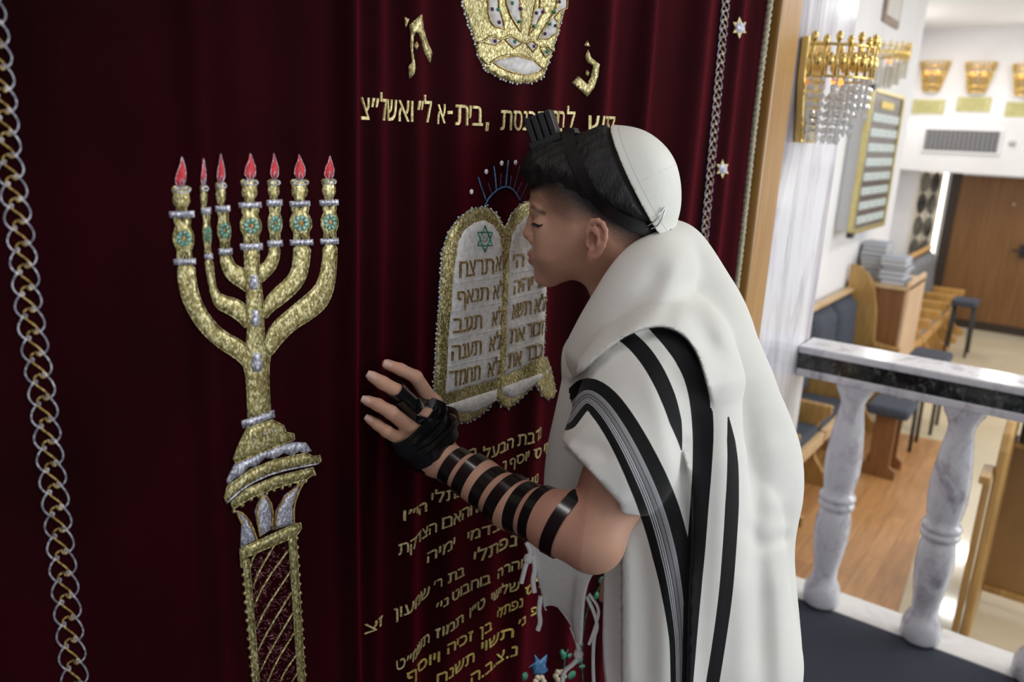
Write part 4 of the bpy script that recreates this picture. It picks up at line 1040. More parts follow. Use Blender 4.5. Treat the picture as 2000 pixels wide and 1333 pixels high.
# hair clip: a bent oval wire on the cap's edge
mb = MB(); pts = []
for (x, y) in [(1297, 406), (1288, 420), (1277, 434), (1264, 441), (1263, 447), (1272, 448), (1284, 441), (1293, 427), (1299, 411)]:
    p, n = hit(BVHTree.FromPolygons(KV.tolist()+HV.tolist()+BV.tolist(), KQ.tolist()+(HQ+len(KV)).tolist()+(BQ+len(KV)+len(HV)).tolist()), x, y) if False else hit(KT, x, y)
    if p is None: p, n = hit(HEADT, x, y)
    pts.append(p-ray(x, y)*.004)
mb.tube(pts, .0011, 6, True)
mb.build('hair_clip', M_STEEL, boy, smooth=True)
# lashes of the lowered eyes
M_LASH = plain('dark_lash', (.012, .009, .008), .6)
_le = []
for x, y in [(1042.5, 436), (1045, 437.5), (1048, 439), (1051, 440), (1054, 440.5), (1057, 440.3), (1060, 439)]:
    p, n = hit(BODYT, x, y)
    if p is not None: _le.append((p, n))
for s_ in (-1, 1):
    fn = (lambda p: p) if s_ < 0 else mir
    mb = MB()
    mb.tube([fn(p+n*.0003) for p, n in _le], .0010, 6)
    for k in range(18):
        u = k/17*(len(_le)-1); i = min(int(u), len(_le)-2); f = u-i
        p = _le[i][0]*(1-f)+_le[i+1][0]*f; n = _le[i][1]*(1-f)+_le[i+1][1]*f
        d = n*.0022+HF*.0022+HZ*-.0032
        mb.tube([fn(p), fn(p+d*.55+n*.0006), fn(p+d)], [.0006, .0004, .0002], 5)
    mb.build('eyelashes', M_LASH, boy, smooth=True)
# finger nails
M_NAIL = plain('nail', (.62, .40, .33), .3)
for nm, v in FG.items():
    p3, p2 = v[0][3], v[0][2]; d = p3-p2; d /= np.linalg.norm(d); up = np.array([-.35, -1, .1]); up -= d*(up@d); up /= np.linalg.norm(up); sd = np.cross(d, up); r = v[1][3]
    mb = MB(); V = []; Fc = []
    for i in range(6):
        for j in range(7):
            u = -1+2*i/5; w = -1+2*j/6; rr = .8 if i in (0, 5) else 1
            V.append(p3+d*(u*r*.85+r*.25)+sd*(math.sin(w*.95)*r*.85*rr)+up*(math.cos(w*.95)*r*1.0+.0004))
    for i in range(5):
        for j in range(6): Fc.append((i*7+j, i*7+j+1, i*7+j+8, i*7+j+7))
    mb.add(V, Fc); mb.build('fingernail', M_NAIL, boy, smooth=True)
# ------------------------------------------------------------------ straps and boxes (tefillin)
M_STRAP = plain('black_lacquered_leather', (.006, .006, .007), .20)
M_STRAP.node_tree.nodes['Principled BSDF'].inputs['Specular IOR Level'].default_value = .6
M_HSTRAP = plain('matte_black_strap', (.004, .004, .005), .45)
M_HSTRAP.node_tree.nodes['Principled BSDF'].inputs['Specular IOR Level'].default_value = .3
M_BOX = noisy('black_leather_box', (.007, .007, .009), (.014, .014, .018), 80, .38, bump=.2, bscale=300)
def ribbon(mb, C, Nn, Wv, w, th=.0012):
    """closed-section ribbon: centre points, outward normals, width directions"""
    C = np.asarray(C); Nn = np.asarray(Nn); Wv = np.asarray(Wv); n = len(C)
    w = np.broadcast_to(np.asarray(w, float), (n,))[:, None]
    V = []
    for a, b in ((-.5, 0), (.5, 0), (.5, 1), (-.5, 1)): V.append(C+Wv*w*a+Nn*th*b)
    V = np.stack(V, 1).reshape(-1, 3); Fc = []
    for i in range(n-1):
        for k in range(4): Fc.append((i*4+k, i*4+(k+1) % 4, i*4+4+(k+1) % 4, i*4+4+k))
    Fc += [(3, 2, 1, 0), (n*4-4, n*4-3, n*4-2, n*4-1)]
    mb.add(V, Fc)
def wrap(mb, bv, path, ndir, w, off, maxd=.09, sm=3):
    """ribbon laid on a surface: path gives outside points, ndir directions towards the surface"""
    P = []; Nr = []
    for p, d in zip(path, ndir):
        h = bv.ray_cast(Vector(p), Vector(d), maxd)
        if h[0] is None: continue
        P.append(np.array(h[0])-np.asarray(d)*off); Nr.append(-np.asarray(d))
    P = np.array(P); Nr = np.array(Nr)
    if len(P) < 4: return None
    for _ in range(sm):
        Q = P.copy(); Q[1:-1] = .5*P[1:-1]+.25*(P[:-2]+P[2:]); P = Q
    T = np.gradient(P, axis=0); T /= np.linalg.norm(T, axis=1)[:, None]+1e-12
    W = np.cross(T, Nr); W /= np.linalg.norm(W, axis=1)[:, None]+1e-12
    Nn = np.cross(W, T)
    ribbon(mb, P, Nn, W, w)
    return P
def ringpath(c, ax, R, phis, slide=0.0):
    ax = ax/np.linalg.norm(ax); u = CAM-c; u = u-ax*(u@ax); u /= np.linalg.norm(u); v = np.cross(ax, u)
    cs = [c+ax*slide*p for p in phis]
    d = [-(math.cos(p)*u+math.sin(p)*v) for p in phis]
    return [a-b*R for a, b in zip(cs, d)], d
arm_t = thing('tefillin', 'black leather straps wound round the forearm, palm and middle finger of the boy', 'tefillin', tuple(ELB))
# seven turns down the forearm
cen = np.array([(590, 700), (680, 757), (795, 822), (890, 882), (995, 935), (1085, 975), (1230, 1025)], float)*.3377+np.array([690, 680])
axp = np.array(ARM[2:][::-1]); 
def on_axis(px, py):
    best = None
    for i in range(len(axp)-1):
        for t in np.linspace(0, 1, 60):
            p = axp[i]*(1-t)+axp[i+1]*t; x, y, _ = proj(p); d = math.hypot(x-px, y-py)
            if best is None or d < best[0]: best = (d, p, axp[i+1]-axp[i])
    return best[1], best[2]
for k, (x, y) in enumerate(cen):
    c, ax = on_axis(x, y)
    ax = ax/np.linalg.norm(ax)
    mb = MB()
    ph = np.linspace(-math.pi*1.02, math.pi*1.02, 60)
    pa, dr = ringpath(c, ax, .06, ph, -.0028)
    wrap(mb, BODYT, pa, dr, .0158, .0004)
    mb.build('strap_turn', M_STRAP, arm_t, smooth=True).data.set_sharp_from_angle(angle=.9)
# turns across the back of the hand: flat oval rings round the palm
for k, (A_, B_, w, of) in enumerate([((300, 625), (512, 395), .040, -.0002), ((240, 590), (480, 335), .018, .0002), ((228, 572), (462, 318), .016, .0), ((262, 606), (505, 345), .016, .0012), ((308, 644), (536, 415), .016, .0022), ((372, 686), (556, 520), .015, .0006), ((285, 604), (548, 372), .011, .0034)]):
    pa = np.array(A_)*.3377+np.array([690, 680]); pb = np.array(B_)*.3377+np.array([690, 680])
    a = PY(*pa, -.026); b = PY(*pb, -.026); c = (a+b)/2; u = b-a; u[1] = 0; hwid = np.linalg.norm(u)/2; u /= np.linalg.norm(u)
    fr = 0
    for q in (-.3, 0, .3):
        h = BODYT.ray_cast(Vector(c+u*hwid*q+np.array([0, -.08, 0])), Vector((0, 1, 0)), .1)
        if h[0] is not None: fr = max(fr, c[1]-h[0][1])
    fr = min(fr, .028) or .02
    ax = np.cross(u, (0, 1, 0)); C = []; Nr = []
    for p in np.linspace(0, 2*math.pi, 73):
        cp_, sp__ = math.cos(p), math.sin(p); ex = 2/2.6
        x = (hwid+.001+of)*abs(cp_)**ex*np.sign(cp_); y = ((fr+.0008+of) if sp__ > 0 else .017+of*.5)*abs(sp__)**ex*np.sign(sp__)
        C.append(c+u*x+np.array([0, -y, 0]))
    C = np.array(C); T_ = np.gradient(C, axis=0); T_[0] = T_[-1] = C[1]-C[-2]; T_ /= np.linalg.norm(T_, axis=1)[:, None]
    W = np.repeat(ax[None], len(C), 0); Nr = np.cross(T_, W); Nr *= np.sign(np.sum(Nr*(C-c), 1))[:, None]
    mb = MB(); ribbon(mb, C, Nr, W, w)
    mb.build('strap_turn', M_STRAP, arm_t, smooth=True).data.set_sharp_from_angle(angle=.9)
# loops on the middle finger, the strap that joins them to the hand, the loop at the base of the index finger
m0, m1 = FG['middle'][0][0], FG['middle'][0][1]
for s_, w in ((.98, .0155), (.72, .0165), (.46, .016)):
    c = m0+(m1-m0)*s_; mb = MB(); pth, dr = ringpath(c, m1-m0+np.array([.006*(s_-.7), 0, 0]), .02, np.linspace(-math.pi, math.pi, 36))
    wrap(mb, BODYT, [p+d*.0075 for p, d in zip(pth, dr)], dr, w, .0006+.0006*s_, .03)
    mb.build('finger_loop', M_STRAP, arm_t, smooth=True).data.set_sharp_from_angle(angle=.9)
def pxribbon(mb, bv, pts, w, off, T=lambda p: p, sm=3):
    P = densify(rounded(T(pts), 2, False), 5, False); C = []; Nr = []
    for x, y in P:
        p, n = hit(bv, x, y)
        if p is None: continue
        if n@(CAM-p) < 0: n = -n
        C.append(p); Nr.append(n)
    C = np.array(C); Nr = np.array(Nr)
    for _ in range(sm):
        Nr[1:-1] = .5*Nr[1:-1]+.25*(Nr[2:]+Nr[:-2]); C[1:-1] = .5*C[1:-1]+.25*(C[2:]+C[:-2])
    Nr /= np.linalg.norm(Nr, axis=1)[:, None]
    if sm > 5:      # lift the smoothed path back out of the hair
        lift = np.zeros(len(C))
        for i in range(len(C)):
            for q in (-.006, 0, .006):
                h = bv.ray_cast(Vector(C[i]+Nr[i]*.03+HZ*q), Vector(-Nr[i]), .06)
                if h[0] is not None: lift[i] = max(lift[i], (np.array(h[0])-C[i]-HZ*q)@Nr[i])
        lm = np.array([lift[max(0, i-3):i+4].max() for i in range(len(C))])
        for _ in range(6): lm[1:-1] = .5*lm[1:-1]+.25*(lm[2:]+lm[:-2])
        C = C+Nr*lm[:, None]
    T_ = np.gradient(C, axis=0); T_ /= np.linalg.norm(T_, axis=1)[:, None]
    W = np.cross(T_, Nr); W /= np.linalg.norm(W, axis=1)[:, None]
    ribbon(mb, C+Nr*off, Nr, W, w)
    return C, Nr, W
TZ = lambda p: tr(p, .3377, 690, 680)
for q, w, of in [([(300, 330), (360, 395), (430, 430), (500, 440)], .011, .003), ([(360, 330), (410, 315), (470, 325), (515, 350)], .014, .002), ([(265, 300), (330, 360), (390, 420)], .010, .003)]:
    mb = MB(); pxribbon(mb, BODYT, q, w, of, TZ); mb.build('crossing_strap', M_STRAP, arm_t, smooth=True).data.set_sharp_from_angle(angle=.9)

# head tefillin: box on a base plate, band round the head, knot at the nape
head_t = thing('tefillin', 'black leather box with ridged sides strapped above the boy\'s forehead', 'tefillin', tuple(sp(1083, 268)))
base_a, base_b = sp(1040, 285), sp(1126, 252)
fx = base_a-base_b; L = np.linalg.norm(fx); fx /= L          # towards the face
up = np.cross(HN, fx); up = up if up[2] > 0 else -up
def tb(f, s_, u): return base_b+fx*f+HN*s_+up*u
def tbox(mb, f0, f1, s0, s1, u0, u1, taper=0.0):
    V = [tb(f, s_*(1-(taper if u == u1 else 0)), u) for u in (u0, u1) for (f, s_) in ((f0, s0), (f1, s0), (f1, s1), (f0, s1))]
    mb.add(V, [(0, 3, 2, 1), (4, 5, 6, 7), (0, 1, 5, 4), (1, 2, 6, 5), (2, 3, 7, 6), (3, 0, 4, 7)])
mb = MB(); tbox(mb, L*.30, L*1.0, -.021, .021, -.006, .003); tbox(mb, 0, L*.32, -.016, .016, -.006, .002)
plate = mb.build('base_plate', M_BOX, head_t, bevel=.001)
lo_, hi_ = L*.36, L*.97; st = (hi_-lo_)/4
for k in range(4):
    mb = MB(); tbox(mb, lo_+st*k+.0006, lo_+st*(k+1)-.0006, -.0165, .0165, .002, .0355, .0)
    mb.build('compartment', M_BOX, head_t, bevel=.0015)
def strap_line(side):
    mb = MB()
    P = [(1108, 262), (1113, 285), (1122, 308), (1136, 340), (1152, 368), (1172, 394), (1195, 414), (1225, 434), (1256, 449), (1284, 459), (1300, 462)]
    C, Nr, W = pxribbon(MB(), HEADT, P, .016, .001, sm=25)
    if side > 0:
        C = np.array([mir(c) for c in C]); q = (Nr@HA.T)*np.array([1, -1, 1]); Nr = q@HA; q = (W@HA.T)*np.array([1, -1, 1]); W = q@HA
        pass
    ribbon(mb, C+Nr*.0008, Nr, W, .0158)
    return mb.build('head_strap', M_HSTRAP, head_t, smooth=True)
for s_ in (-1, 1): strap_line(s_).data.set_sharp_from_angle(angle=.9)
kp, kn_ = hit(HEADT, 1286, 456)
if kp is None: kp = sp(1290, 458); kn_ = -HF
mb = MB(); mb.tube([kp+kn_*.004+CR*.012*math.cos(t)*.8+CU*.007*math.sin(2*t)+kn_*.003*math.sin(t) for t in np.linspace(0, 2*math.pi, 22)[:-1]], .0036, 8, True)
mb.ball(kp+kn_*.004, (.008, .008, .007), 10, 8)
mb.build('knot', M_STRAP, head_t, smooth=True)

# ------------------------------------------------------------------ clothes
def S(px, py, X, rpx):
    p = PX(px, py, X); t = float((p-CAM)@CF); return p, rpx*t/FPX
def schain(Fd, L, k):
    P = [S(*q) for q in (rounded(L, 2, False) if len(L) > 2 else L)]; Fd.chain([p for p, _ in P], [float(r) for _, r in P], k, pad=.05)
# trousers, shirt, shoes
M_TROUSER = noisy('black_trousers', (.008, .008, .010), (.014, .014, .017), 90, .8)
M_SHIRT = noisy('white_shirt', (.66, .66, .68), (.74, .74, .76), 60, .8)
G = Field(span((.75, 1.20, .007)), span((-.55, -.05, .007)), span((.03, 1.28, .008)))
for s_ in (-1, 1):
    hp = HIP+[s_*.055, 0, -.03]; kn = np.array([HIP[0]+s_*.065, -.345, .44]); an = np.array([HIP[0]+s_*.07, -.37, .085])
    G.chain([hp, kn, an], [.078, .06, .054], .03)
G.cone(HIP, HIP+[0, .02, .1], .096, .092, .03)
G.f = np.maximum(G.f, (G.ax[2][None, None, :]-.93)); G.f = np.maximum(G.f, .06-G.ax[2][None, None, :])
tv, tq = G.nets(); tm, _ = npmesh(tv, tq, 2); obj('trousers', tm, M_TROUSER, boy)
G = Field(span((.72, 1.20, .006)), span((-.50, -.05, .006)), span((.78, 1.30, .006)))
G.cone(C7+[0, 0, -.03], C7*.4+HIP*.6, .064, .090, 0.04); G.cone(C7*.4+HIP*.6, HIP, .090, .093, 0.05)
G.cone(C7+[0, 0, -.03], SHL, .05, .052, 0.03); G.cone(C7+[0, 0, -.03], SHR, .05, .052, 0.03)
G.cone(SHR, ER, .052, .05, .02); G.cone(SHL, SHL*.75+ELB*.25, .052, .05, .02)
G.f = np.maximum(G.f, .80-G.ax[2][None, None, :])
tv, tq = G.nets(); tm, _ = npmesh(tv, tq, 2); obj('shirt', tm, M_SHIRT, boy)
for s_ in (-1, 1):
    an = np.array([HIP[0]+s_*.07, -.37, .06])
    G = Field(span((an[0]-.08, an[0]+.08, .005)), span((-.48, -.10, .005)), span((-.005, .13, .005)))
    G.chain([an+[0, -.03, -.02], an+[0, .06, -.022], an+[0, .17, -.03]], [.045, .042, .036], .02); G.cone(an, an+[0, 0, .04], .04, .04, .02)
    G.f = np.maximum(G.f, .002-G.ax[2][None, None, :])
    tv, tq = G.nets(); tm, _ = npmesh(tv, tq, 1); obj('shoe', tm, plain('black_shoe', (.01, .01, .01), .35), boy)

# ---- prayer shawl: draped volume, then folds, layered edges and hems
TA = Field(span((.64, .74, .005), (.74, 1.24, .0027)), span((-.62, -.48, .005), (-.48, -.05, .0027)), span((.42, .80, .008), (.80, 1.42, .0027)))
def tchain(Fd, L, k):
    L = rounded(L, 2, False)
    Fd.chain([PT(x, y, t) for x, y, t, r in L], [r*t/FPX for x, y, t, r in L], k, pad=.05)
MID = C7*.4+HIP*.6; LOW = HIP+[0, -.02, -.34]
TA.cone(C7+[0, -.01, .0], MID, .068, .112, .02, pad=.06); TA.cone(MID, HIP, .112, .110, .03, pad=.06); TA.cone(HIP, LOW, .110, .115, .03, pad=.06)
schain(TA, [(1345, 655, 1.00, 90), (1388, 760, 1.02, 94), (1424, 870, 1.04, 110), (1434, 945, 1.05, 108), (1412, 1050, 1.04, 106), (1425, 1180, 1.03, 106), (1440, 1333, 1.02, 104), (1460, 1640, 1.0, 104)], .03)
schain(TA, [(1310, 690, .89, 80), (1335, 800, .87, 90), (1350, 1000, .87, 90), (1345, 1333, .87, 90), (1370, 1700, .90, 90)], .04)
tchain(TA, [(1264, 722, .945, 86), (1228, 845, .92, 94), (1198, 922, .892, 84)], .03)
tchain(TA, [(1268, 880, .95, 66), (1275, 1030, .97, 74), (1272, 1200, .985, 74), (1268, 1333, 1.0, 72), (1290, 1640, 1.05, 72)], .03)
schain(TA, [(1165, 690, .95, 46), (1135, 810, .95, 42), (1118, 905, .96, 46), (1104, 990, .97, 42), (1100, 1030, .97, 36)], .02)
schain(TA, [(1305, 494, .985, 47), (1276, 528, .91, 50), (1248, 564, .88, 52), (1194, 648, .87, 48), (1168, 702, .88, 42)], .02)
schain(TA, [(1305, 498, 1.01, 50), (1328, 570, 1.01, 70), (1345, 650, 1.01, 90)], .03)
schain(TA, [(1285, 560, .93, 60), (1290, 640, .92, 80)], .03)
X, Y, Z = TA.ax[0][:, None, None], TA.ax[1][None, :, None], TA.ax[2][None, None, :]
dz_ = (X-CAM[0])*CF[0]+(Y-CAM[1])*CF[1]+(Z-CAM[2])*CF[2]
PXX = (1000+FPX*((X-CAM[0])*CR[0]+(Y-CAM[1])*CR[1]+(Z-CAM[2])*CR[2])/dz_).astype(np.float32)
PYY = (666.5-FPX*((X-CAM[0])*CU[0]+(Y-CAM[1])*CU[1]+(Z-CAM[2])*CU[2])/dz_).astype(np.float32)
near = (np.abs(TA.f) < .022)
qi = np.argwhere(near); qp = np.stack([PXX[near], PYY[near]], -1).astype(float)
def sdline(L, P):
    """distance to a polyline and signed side (positive to the right of its direction in the picture)"""
    L = np.asarray(L, float); d = np.full(len(P), 1e9); sd = np.zeros(len(P)); tt = np.zeros(len(P))
    acc = 0; tot = np.sum(np.linalg.norm(np.diff(L, axis=0), axis=1))
    for a, b in zip(L[:-1], L[1:]):
        e = b-a; l2 = e@e; t = np.clip(((P-a)@e)/l2, 0, 1); q = P-a-t[:, None]*e; dd = np.linalg.norm(q, axis=1)
        m = dd < d; d[m] = dd[m]; cr = e[0]*(P[:, 1]-a[1])-e[1]*(P[:, 0]-a[0]); sd[m] = np.sign(-cr[m]); l = math.sqrt(l2); tt[m] = (acc+t[m]*l)/tot; acc += l
    return d, sd, tt
disp = np.zeros(len(qp))
def fold(L, amp, w, ends=True):
    """ridge (amp > 0) or valley along a polyline, metres and pixels"""
    L = np.asarray(L, float); lo, hi = L.min(0)-3*w, L.max(0)+3*w
    m = np.flatnonzero(np.all((qp > lo) & (qp < hi), 1))
    d, s_, t = sdline(rounded(L, 2, False), qp[m])
    fa = sstep(0, .25, np.minimum(t, 1-t)) if ends else 1
    disp[m] += amp*np.exp(-(d/w)**2)*fa
def step(L, amp, soft, reach, side=1, tail=.12):
    """a layer lying on top: raised on one side of the line, tapering away over `reach` pixels"""
    L = np.asarray(L, float); lo, hi = L.min(0)-3.5*reach, L.max(0)+3.5*reach
    m = np.flatnonzero(np.all((qp > lo) & (qp < hi), 1))
    d, s_, t = sdline(rounded(L, 2, False), qp[m])
    x = d*s_*side
    fa = np.clip(np.minimum(t, 1-t)/tail, 0, 1)
    disp[m] += amp*fa*sstep(-soft, soft, x)*np.exp(-np.maximum(x, 0)/reach)*(d < reach*4)
# collar layer that lies over the striped layer
COLLAR = [(1110, 752), (1160, 704), (1205, 666), (1250, 644), (1295, 637), (1335, 654), (1362, 692), (1378, 742), (1392, 800)]
step(COLLAR, .016, 1.5, 80, 1, .10)
fold([(1215, 668), (1260, 652), (1300, 647), (1335, 664), (1358, 702), (1370, 742)], -.004, 12)
# soft roll inside the hood and its creases
fold([(1330, 470), (1322, 530), (1300, 580), (1255, 622), (1190, 672)], .006, 26)
fold([(1290, 500), (1270, 560), (1230, 605), (1180, 650)], -.004, 22)
fold([(1345, 520), (1350, 580), (1378, 640), (1400, 720)], -.006, 26)
fold([(1300, 596), (1350, 606), (1400, 636), (1430, 690)], .004, 30)
fold([(1320, 640), (1375, 660), (1420, 700), (1445, 760)], -.003, 20)
# long folds of the back
fold([(1392, 740), (1408, 850), (1412, 960), (1400, 1100), (1385, 1400)], .004, 22)
fold([(1440, 700), (1462, 830), (1472, 930), (1478, 1040), (1484, 1150), (1492, 1400)], -.008, 24)
fold([(1492, 840), (1520, 930), (1516, 1020)], .006, 40)
fold([(1455, 1010), (1478, 1068), (1520, 1060), (1545, 1030)], -.005, 16)
fold([(1510, 1080), (1522, 1200), (1525, 1400)], .006, 26)
fold([(1452, 1090), (1458, 1200), (1456, 1400)], .004, 30)
# overlap of the back panel over the striped side panel
step([(1330, 868), (1352, 960), (1353, 1060), (1346, 1160), (1342, 1400)], .012, 1.5, 70, 1, .10)
fold([(1310, 800), (1330, 870), (1346, 960), (1350, 1060), (1342, 1160)], -.006, 16)
# side panel folds
fold([(1250, 700), (1285, 790), (1305, 880), (1318, 960)], .004, 24)
fold([(1300, 700), (1345, 770), (1350, 860)], -.004, 20)
fold([(1240, 990), (1255, 1090), (1262, 1200), (1262, 1400)], -.007, 20)
fold([(1218, 1010), (1222, 1120), (1225, 1400)], .005, 20)
fold([(1300, 1060), (1300, 1180), (1296, 1400)], .004, 22)
fold([(1160, 800), (1195, 850), (1225, 920), (1240, 975)], .004, 24)
fold([(1105, 870), (1150, 868), (1200, 900)], -.004, 16)
step([(1100, 870), (1128, 895), (1160, 930), (1190, 962), (1216, 990)], .004, 2, 40, 1, .05)
TA.f[near] -= disp.astype(np.float32)
# the sleeve is open: hollow it round the arm, and cut its hem
hemA, hemB = PT(1098, 862, .86), PT(1217, 992, .82)
hemC = PT(1130, 900, 1.02)
hn = np.cross(hemB-hemA, hemC-hemA); hn /= np.linalg.norm(hn)
if hn@(ELB-hemA) < 0: hn = -hn
cut = (X-hemA[0])*hn[0]+(Y-hemA[1])*hn[1]+(Z-hemA[2])*hn[2]
gate = (PXX < 1213)
TA.f = np.where(gate & (cut > -.02) & (dz_ < .985), np.maximum(TA.f, cut), TA.f)
for a_, b_, ra, rb in [(ARM[0]*.5+ARM[1]*.5, ARM[1], .038, .043), (ARM[1], ELB, .043, .05)]:
    TA.cone(a_, b_, ra, rb, .004, 'c', .01)
TV, TQ = TA.nets(); del PXX, PYY
tme, TV = npmesh(TV, TQ, 2, .5)
px_, py_, dd_ = proj(TV)
tp = np.stack([px_, py_], -1)
# stripes of the weave
def stripe(L):
    """L: (x, y, width) along the stripe; returns signed distance in pixels (negative inside) and coordinate across"""
    L = np.asarray(L, float); C = rounded(L[:, :2], 2, False); 
    s0 = np.r_[0, np.cumsum(np.linalg.norm(np.diff(L[:, :2], axis=0), axis=1))]
    Wd = lambda t: np.interp(t*s0[-1], s0, L[:, 2])
    d, sd, t = sdline(C, tp); w = Wd(t)/2
    return d-w, d*sd/np.maximum(w, .5)
ST = [[(1196, 640, 30), (1228, 660, 30), (1258, 690, 32), (1284, 730, 32), (1306, 778, 30), (1320, 825, 24), (1328, 860, 10), (1331, 880, 2)],
      [(1270, 616, 40), (1310, 660, 40), (1345, 702, 46), (1365, 755, 44), (1374, 830, 42), (1372, 910, 38), (1366, 990, 36), (1360, 1070, 36), (1352, 1160, 34), (1348, 1240, 28), (1342, 1345, 22)],
      [(1422, 812, 2), (1428, 860, 16), (1432, 910, 22), (1430, 990, 27), (1425, 1070, 27), (1418, 1160, 27), (1404, 1260, 26), (1390, 1345, 26)]]
sds = [stripe(L)[0] for L in ST]
near_side = (dd_ < 1.12)
blk = np.minimum.reduce(sds)
_cd, _cs, _ = sdline(rounded(COLLAR, 2, False), tp)
blk = np.where(near_side & ~((_cs > 0) & (_cd < 90) & (tp[:, 1] < 800)), blk, 50)
fattr(tme, 'black', blk)
# broad band: black, fine grey and white lines, black
BD = [(1104, 812, 58), (1130, 778, 56), (1150, 766, 62), (1182, 790, 66), (1222, 850, 70), (1262, 930, 76), (1290, 1000, 78), (1312, 1080, 76), (1326, 1160, 66), (1334, 1250, 52), (1334, 1345, 48)]
bd, bx = stripe(BD)
bd = np.where(near_side & (tp[:, 0] < 1356), bd, 50)
fattr(tme, 'band', bd); fattr(tme, 'across', bx)
def shawl_mat():
    m, nt, b = newmat('white_wool')
    def at(n):
        a = N(nt, 'ShaderNodeAttribute'); a.attribute_name = n; return a.outputs['Fac']
    def lt(src, v):
        n = N(nt, 'ShaderNodeMath', operation='LESS_THAN'); nt.links.new(src, n.inputs[0]); n.inputs[1].default_value = v; return n.outputs[0]
    r = ramp(nt, [(0, (.010, .010, .011))]*1+[(.02, (.010, .010, .011))])
    # profile across the broad band from its left edge (0) to its right edge (1)
    stops = [(0, .010), (.22, .55), (.25, .03), (.275, .55), (.305, .03), (.33, .55), (.36, .05), (.39, .22), (.48, .03), (.50, .30), (.60, .55), (.615, .03), (.635, .010)]
    el = r.color_ramp.elements
    while len(el) < len(stops): el.new(.5)
    for e, (p, c) in zip(el, stops): e.position = p; e.color = (c, c, c*1.05, 1)
    r.color_ramp.interpolation = 'CONSTANT'
    mr = N(nt, 'ShaderNodeMath', operation='MULTIPLY_ADD'); nt.links.new(at('across'), mr.inputs[0]); mr.inputs[1].default_value = .5; mr.inputs[2].default_value = .5
    nt.links.new(mr.outputs[0], r.inputs[0])
    tc = N(nt, 'ShaderNodeTexCoord'); nz = N(nt, 'ShaderNodeTexNoise'); nz.inputs['Scale'].default_value = 7; nt.links.new(tc.outputs['Object'], nz.inputs['Vector'])
    wr = ramp(nt, [(.3, (.78, .765, .715)), (.7, (.83, .82, .775))]); nt.links.new(nz.outputs[0], wr.inputs[0])
    m1 = N(nt, 'ShaderNodeMix', data_type='RGBA'); nt.links.new(lt(at('band'), 0.0), m1.inputs[0]); nt.links.new(wr.outputs[0], m1.inputs[6]); nt.links.new(r.outputs[0], m1.inputs[7])
    m2 = N(nt, 'ShaderNodeMix', data_type='RGBA'); nt.links.new(lt(at('black'), 0.0), m2.inputs[0]); nt.links.new(m1.outputs[2], m2.inputs[6]); m2.inputs[7].default_value = (.010, .010, .011, 1)
    nt.links.new(m2.outputs[2], b.inputs['Base Color'])
    b.inputs['Roughness'].default_value = .85; b.inputs['Specular IOR Level'].default_value = .15
    b.inputs['Sheen Weight'].default_value = .08
    n2 = N(nt, 'ShaderNodeTexNoise'); n2.inputs['Scale'].default_value = 480; n2.inputs['Detail'].default_value = 2; nt.links.new(tc.outputs['Object'], n2.inputs['Vector'])
    bp = N(nt, 'ShaderNodeBump'); bp.inputs['Strength'].default_value = .12; bp.inputs['Distance'].default_value = .001
    nt.links.new(n2.outputs[0], bp.inputs['Height']); nt.links.new(bp.outputs[0], b.inputs['Normal'])
    return m
M_SHAWL = shawl_mat()
shawl = obj('prayer_shawl', tme, M_SHAWL, boy); tag(shawl, 'white wool prayer shawl with black and grey stripes')
SHT = bvh_of(TV, TQ)
# front corner hanging below the arm, with its knotted fringes
M_FRINGE = noisy('white_fringe', (.74, .74, .72), (.82, .81, .79), 300, .9)
cp = [[(1028, 1062, 1.06), (1075, 1050, 1.03), (1125, 1080, 1.00), (1190, 1100, .98)], [(1040, 1100, 1.06), (1082, 1105, 1.035), (1125, 1115, 1.01), (1160, 1128, .99)], [(1056, 1140, 1.06), (1090, 1148, 1.035), (1122, 1155, 1.01), (1148, 1165, .99)],
      [(1064, 1180, 1.06), (1090, 1180, 1.04), (1118, 1195, 1.015), (1144, 1205, .995)], [(1066, 1192, 1.06), (1088, 1183, 1.045), (1120, 1222, 1.02), (1142, 1240, 1.0)], [(1067, 1194, 1.06), (1087, 1185, 1.045), (1124, 1243, 1.02), (1140, 1262, 1.0)]]
G3 = np.array([[PT(x, y, t) for x, y, t in row] for row in cp])
def dense(Gr, n):
    for ax in (0, 1):
        m = Gr.shape[ax]; u = np.linspace(0, m-1, n); i = np.clip(u.astype(int), 0, m-2); f = u-i
        g = np.moveaxis(Gr, ax, 0); p0 = g[np.clip(i-1, 0, m-1)]; p1 = g[i]; p2 = g[i+1]; p3 = g[np.clip(i+2, 0, m-1)]; f = f[:, None, None]
        g = .5*((2*p1)+(-p0+p2)*f+(2*p0-5*p1+4*p2-p3)*f**2+(-p0+3*p1-3*p2+p3)*f**3); Gr = np.moveaxis(g, 0, ax)
    return Gr
GD = dense(G3, 26)
GD[:, :, 1] += .006*np.sin(np.linspace(0, 9, 26))[None, :]
V = GD.reshape(-1, 3); Fc = [(i*26+j, i*26+j+1, i*26+j+27, i*26+j+26) for i in range(25) for j in range(25)]
cor = obj('front_corner', mesh(V, Fc), M_FRINGE, shawl); md = cor.modifiers.new('t', 'SOLIDIFY'); md.thickness = .0025
def strand(pts, r=.0016, knots=()):
    mb = MB(); P = np.array([PT(x, y, t) for x, y, t in pts]); 
    P = densify(rounded(P, 2, False), .004, False) if False else rounded(P, 2, False)
    mb.tube(P, r, 6)
    for k in knots: mb.ball(PT(*k), r*2.1, 8, 6)
    return mb.build('fringe', M_FRINGE, shawl, smooth=True)
